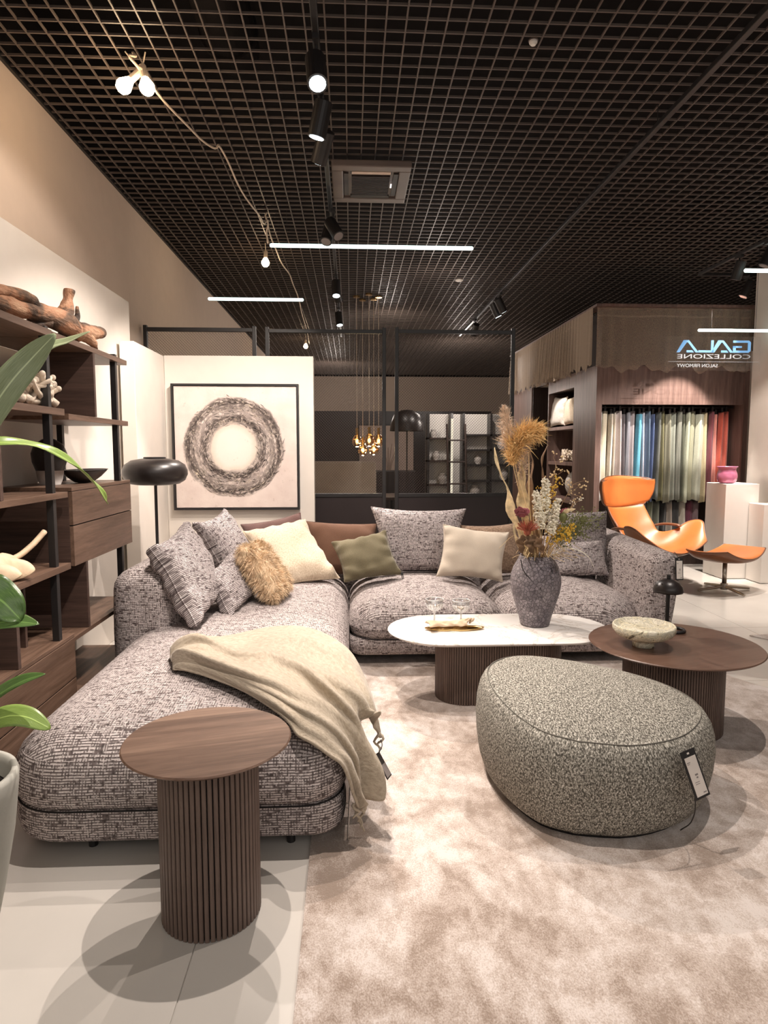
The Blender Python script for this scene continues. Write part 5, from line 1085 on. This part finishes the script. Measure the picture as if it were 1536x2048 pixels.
def chair_part(nm, P, th, parent=ch):
    n = np.zeros_like(P); du = np.gradient(P, axis=0); dv = np.gradient(P, axis=1); n = np.cross(du, dv); n /= np.linalg.norm(n, axis=2)[:, :, None] + 1e-9
    nu, nv = P.shape[:2]; a = np.sin(np.linspace(0, math.pi, nu))[:, None] ** .35 * np.sin(np.linspace(0, math.pi, nv))[None, :] ** .35
    s = 1 if n[nu // 2, nv // 2] @ np.array([0, -1, .6]) > 0 else -1
    F = P + n * s * th * .5 * a[:, :, None]; B = P - n * s * th * .5 * a[:, :, None]
    o = obj(nm, place(MB().grid(F)), M['leather'], parent, smooth=True, subsurf=1)
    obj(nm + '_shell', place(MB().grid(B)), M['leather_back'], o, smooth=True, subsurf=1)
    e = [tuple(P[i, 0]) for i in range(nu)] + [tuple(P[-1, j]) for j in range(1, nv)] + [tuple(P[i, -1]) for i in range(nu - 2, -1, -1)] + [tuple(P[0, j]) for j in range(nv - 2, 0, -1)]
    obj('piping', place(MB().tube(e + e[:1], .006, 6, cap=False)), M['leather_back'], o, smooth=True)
    return o
chair_part('headrest', shellgrid([(-.33, 1.135, .40, .15, 2), (-.337, 1.10, .445, .18, 2), (-.335, 1.02, .455, .18, 2), (-.315, .92, .44, .16, 2), (-.29, .825, .39, .12, 2), (-.275, .785, .33, .09, 2)]), .075)
chair_part('seat', shellgrid([(-.27, .79, .31, .08, 2), (-.23, .68, .315, .10, 2), (-.17, .56, .31, .12, 2), (-.06, .42, .32, .13, 2), (.10, .335, .42, .24, 2), (.26, .325, .58, .33, 2.2), (.42, .34, .58, .30, 2), (.54, .37, .42, .10, 2)]), .07)
obj('pole', place(MB().tube([(0, -.06, .03), (0, -.06, .36)], .026, 14)), M['steel'], ch, smooth=True)
for k in range(4):
    a = R(45 + 90 * k); obj('foot', place(MB().tube([(0, -.06, .04), (.30 * math.cos(a), -.06 + .30 * math.sin(a), .014)], [.016, .011], 8)), M['steel'], ch)
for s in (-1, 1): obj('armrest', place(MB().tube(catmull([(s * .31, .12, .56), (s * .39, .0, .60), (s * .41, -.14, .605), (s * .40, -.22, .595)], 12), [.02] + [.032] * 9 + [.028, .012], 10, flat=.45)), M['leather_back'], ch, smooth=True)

fs = thing('footstool', 'orange leather saddle footstool on a steel star foot, on the pale floor', 'footstool', (3.76, 6.42, 0))
FM = Matrix.Translation((3.775, 6.42, 0)) @ Matrix.Rotation(R(28), 4, 'Z')
def saddle(nm, zo, mat, shrink=1.0):
    nu, nv = 25, 17; P = np.zeros((nu, nv, 3))
    for i in range(nu):
        for j in range(nv):
            a = math.sin((i / (nu - 1) - .5) * math.pi); b = math.sin((j / (nv - 1) - .5) * math.pi); x = a * .39 * math.sqrt(1 - .32 * b * b) * shrink; y = b * .27 * math.sqrt(1 - .35 * a * a) * shrink
            z = .335 + .085 * (a * a) ** 1.1 + .012 * b * b - .030 * b * (1 - .3 * a) * .3 + zo * (max(0, 1 - a ** 4) * max(0, 1 - b ** 4)) ** .4; P[i, j] = (x, y, z)
    m = MB().grid(P); m.v = [tuple(FM @ Vector(v)) for v in m.v]; return obj(nm, m, M[mat], fs, smooth=True, subsurf=1), P
top_, P = saddle('cushion', .035, 'leather'); saddle('shell', -.045, 'leather_back')
e = [tuple(FM @ Vector(P[i, 0])) for i in range(25)] + [tuple(FM @ Vector(P[-1, j])) for j in range(17)] + [tuple(FM @ Vector(P[i, -1])) for i in range(24, -1, -1)] + [tuple(FM @ Vector(P[0, j])) for j in range(16, -1, -1)]
obj('piping', MB().tube(e, .007, 6, cap=False), M['leather_back'], fs, smooth=True)
obj('pole', MB().tube([(3.775, 6.42, .03), (3.775, 6.42, .31)], .022, 14), M['steel'], fs, smooth=True); obj('collar', MB().tube([(3.775, 6.42, .012), (3.775, 6.42, .075)], .034, 14), M['steel'], fs)
for k in range(4): a = R(8 + 90 * k); obj('foot', MB().tube([(3.775, 6.42, .045), (3.775 + .29 * math.cos(a), 6.42 + .29 * math.sin(a), .013)], [.016, .012], 8), M['steel'], fs)

# ================================================================== PEDESTALS
p1 = thing('pedestal', 'tall white display pedestal carrying the pink pot', 'pedestal', (4.275, 7.2, 0)); obj('box', MB().box(4.085, 4.46, 7.0, 7.40, .006, 1.05), M['white'], p1, bevel=.003); obj('plinth', MB().box(4.095, 4.45, 7.01, 7.39, .0005, .006), M['core'], p1)
p2 = thing('pedestal', 'lower white display pedestal at the edge by the white pillar', 'pedestal', (4.52, 6.85, 0)); obj('box', MB().box(4.345, 4.612, 6.72, 6.985, .006, .845), M['white'], p2, bevel=.003); obj('plinth', MB().box(4.355, 4.602, 6.73, 6.975, .0005, .006), M['core'], p2)
tgp = hangtag('small dark tag low on the front of the tall white pedestal', (4.235, 6.994, .29), (4.285, 6.994, .29), (4.285, 6.994, .21), (4.235, 6.994, .21), None)
pv = thing('pot', 'glossy pink twisted pot on the tall white pedestal', 'pot', (4.165, 7.13, 1.0505)); n = 60; prof = [(.070, 0), (.092, .02), (.105, .06), (.104, .10), (.088, .14), (.084, .155), (.104, .185), (.098, .183), (.078, .155), (.085, .12), (.08, .05)]
P = np.zeros((len(prof), n, 3))
for i, (rr, z) in enumerate(prof):
    for k in range(n): a = 2 * math.pi * k / n; tw = 1 + (.10 * abs(math.sin(3.5 * (a + z * 9))) - .05) * (1 if 0 < i < 5 else .2); P[i, k] = (4.165 + rr * tw * math.cos(a), 7.13 + rr * tw * math.sin(a), 1.0508 + z)
m = MB().grid(P, wv=True); m.f.append(tuple(range(n))); obj('pot_body', m, M['pink'], pv, smooth=True, subsurf=1); obj('rim', MB().tube([(4.165 + .104 * math.cos(a), 7.13 + .104 * math.sin(a), 1.2355) for a in np.linspace(0, 2 * math.pi, 41)], .004, 6, cap=False), M['pink'], pv, smooth=True)

# ------------------------------------------------------------------ on the cabinet's side shelves
cushion('ivory fleece cushion on the top side shelf of the walnut cabinet', [(3.02, 9.72, 2.19), (3.01, 9.15, 2.16), (2.98, 9.15, 1.765), (2.96, 9.72, 1.76)], .14, 'curtain_white', 21, group='cushions in the cabinet')
cushion('sandy fleece cushion behind the corner post on the top side shelf', [(3.05, 9.2, 2.13), (3.03, 8.68, 2.17), (3.0, 8.68, 1.765), (3.0, 9.2, 1.765)], .14, 'cream', 22, group='cushions in the cabinet')
coral('small branching coral on the middle side shelf of the walnut cabinet', (3.06, 9.30, 1.256), .16, .07, .17, 20, 31); coral('small branching coral nearer the corner post on the middle side shelf', (3.06, 8.85, 1.256), .14, .07, .16, 16, 32)
t = thing('pebble_stone', 'large pale speckled stone on the low side shelf behind the flowers', 'stone', (3.12, 9.0, .745)); obj('stone', MB().blob((3.14, 9.0, .945), .20, 24, 14, (.8, 1.4, 1)), M['ceramic'], t, smooth=True); obj('stand', MB().lathe([(.09, 0), (.07, .03)], 20, (3.14, 9.0, .7455)), M['ceramic_dark'], t)

# ================================================================== REFLECTED LETTERING: window reflection added as glowing letters on a panel
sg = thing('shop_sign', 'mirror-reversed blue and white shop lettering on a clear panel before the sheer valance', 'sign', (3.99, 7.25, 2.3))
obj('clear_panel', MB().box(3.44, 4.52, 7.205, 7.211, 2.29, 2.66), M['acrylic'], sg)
for x in (3.55, 4.45): obj('wire', MB().tube([(x, 7.208, 2.66), (x, 7.208, 3.61)], .0012, 5), M['black_metal'], sg)  # wires added to carry the panel of reflected letters
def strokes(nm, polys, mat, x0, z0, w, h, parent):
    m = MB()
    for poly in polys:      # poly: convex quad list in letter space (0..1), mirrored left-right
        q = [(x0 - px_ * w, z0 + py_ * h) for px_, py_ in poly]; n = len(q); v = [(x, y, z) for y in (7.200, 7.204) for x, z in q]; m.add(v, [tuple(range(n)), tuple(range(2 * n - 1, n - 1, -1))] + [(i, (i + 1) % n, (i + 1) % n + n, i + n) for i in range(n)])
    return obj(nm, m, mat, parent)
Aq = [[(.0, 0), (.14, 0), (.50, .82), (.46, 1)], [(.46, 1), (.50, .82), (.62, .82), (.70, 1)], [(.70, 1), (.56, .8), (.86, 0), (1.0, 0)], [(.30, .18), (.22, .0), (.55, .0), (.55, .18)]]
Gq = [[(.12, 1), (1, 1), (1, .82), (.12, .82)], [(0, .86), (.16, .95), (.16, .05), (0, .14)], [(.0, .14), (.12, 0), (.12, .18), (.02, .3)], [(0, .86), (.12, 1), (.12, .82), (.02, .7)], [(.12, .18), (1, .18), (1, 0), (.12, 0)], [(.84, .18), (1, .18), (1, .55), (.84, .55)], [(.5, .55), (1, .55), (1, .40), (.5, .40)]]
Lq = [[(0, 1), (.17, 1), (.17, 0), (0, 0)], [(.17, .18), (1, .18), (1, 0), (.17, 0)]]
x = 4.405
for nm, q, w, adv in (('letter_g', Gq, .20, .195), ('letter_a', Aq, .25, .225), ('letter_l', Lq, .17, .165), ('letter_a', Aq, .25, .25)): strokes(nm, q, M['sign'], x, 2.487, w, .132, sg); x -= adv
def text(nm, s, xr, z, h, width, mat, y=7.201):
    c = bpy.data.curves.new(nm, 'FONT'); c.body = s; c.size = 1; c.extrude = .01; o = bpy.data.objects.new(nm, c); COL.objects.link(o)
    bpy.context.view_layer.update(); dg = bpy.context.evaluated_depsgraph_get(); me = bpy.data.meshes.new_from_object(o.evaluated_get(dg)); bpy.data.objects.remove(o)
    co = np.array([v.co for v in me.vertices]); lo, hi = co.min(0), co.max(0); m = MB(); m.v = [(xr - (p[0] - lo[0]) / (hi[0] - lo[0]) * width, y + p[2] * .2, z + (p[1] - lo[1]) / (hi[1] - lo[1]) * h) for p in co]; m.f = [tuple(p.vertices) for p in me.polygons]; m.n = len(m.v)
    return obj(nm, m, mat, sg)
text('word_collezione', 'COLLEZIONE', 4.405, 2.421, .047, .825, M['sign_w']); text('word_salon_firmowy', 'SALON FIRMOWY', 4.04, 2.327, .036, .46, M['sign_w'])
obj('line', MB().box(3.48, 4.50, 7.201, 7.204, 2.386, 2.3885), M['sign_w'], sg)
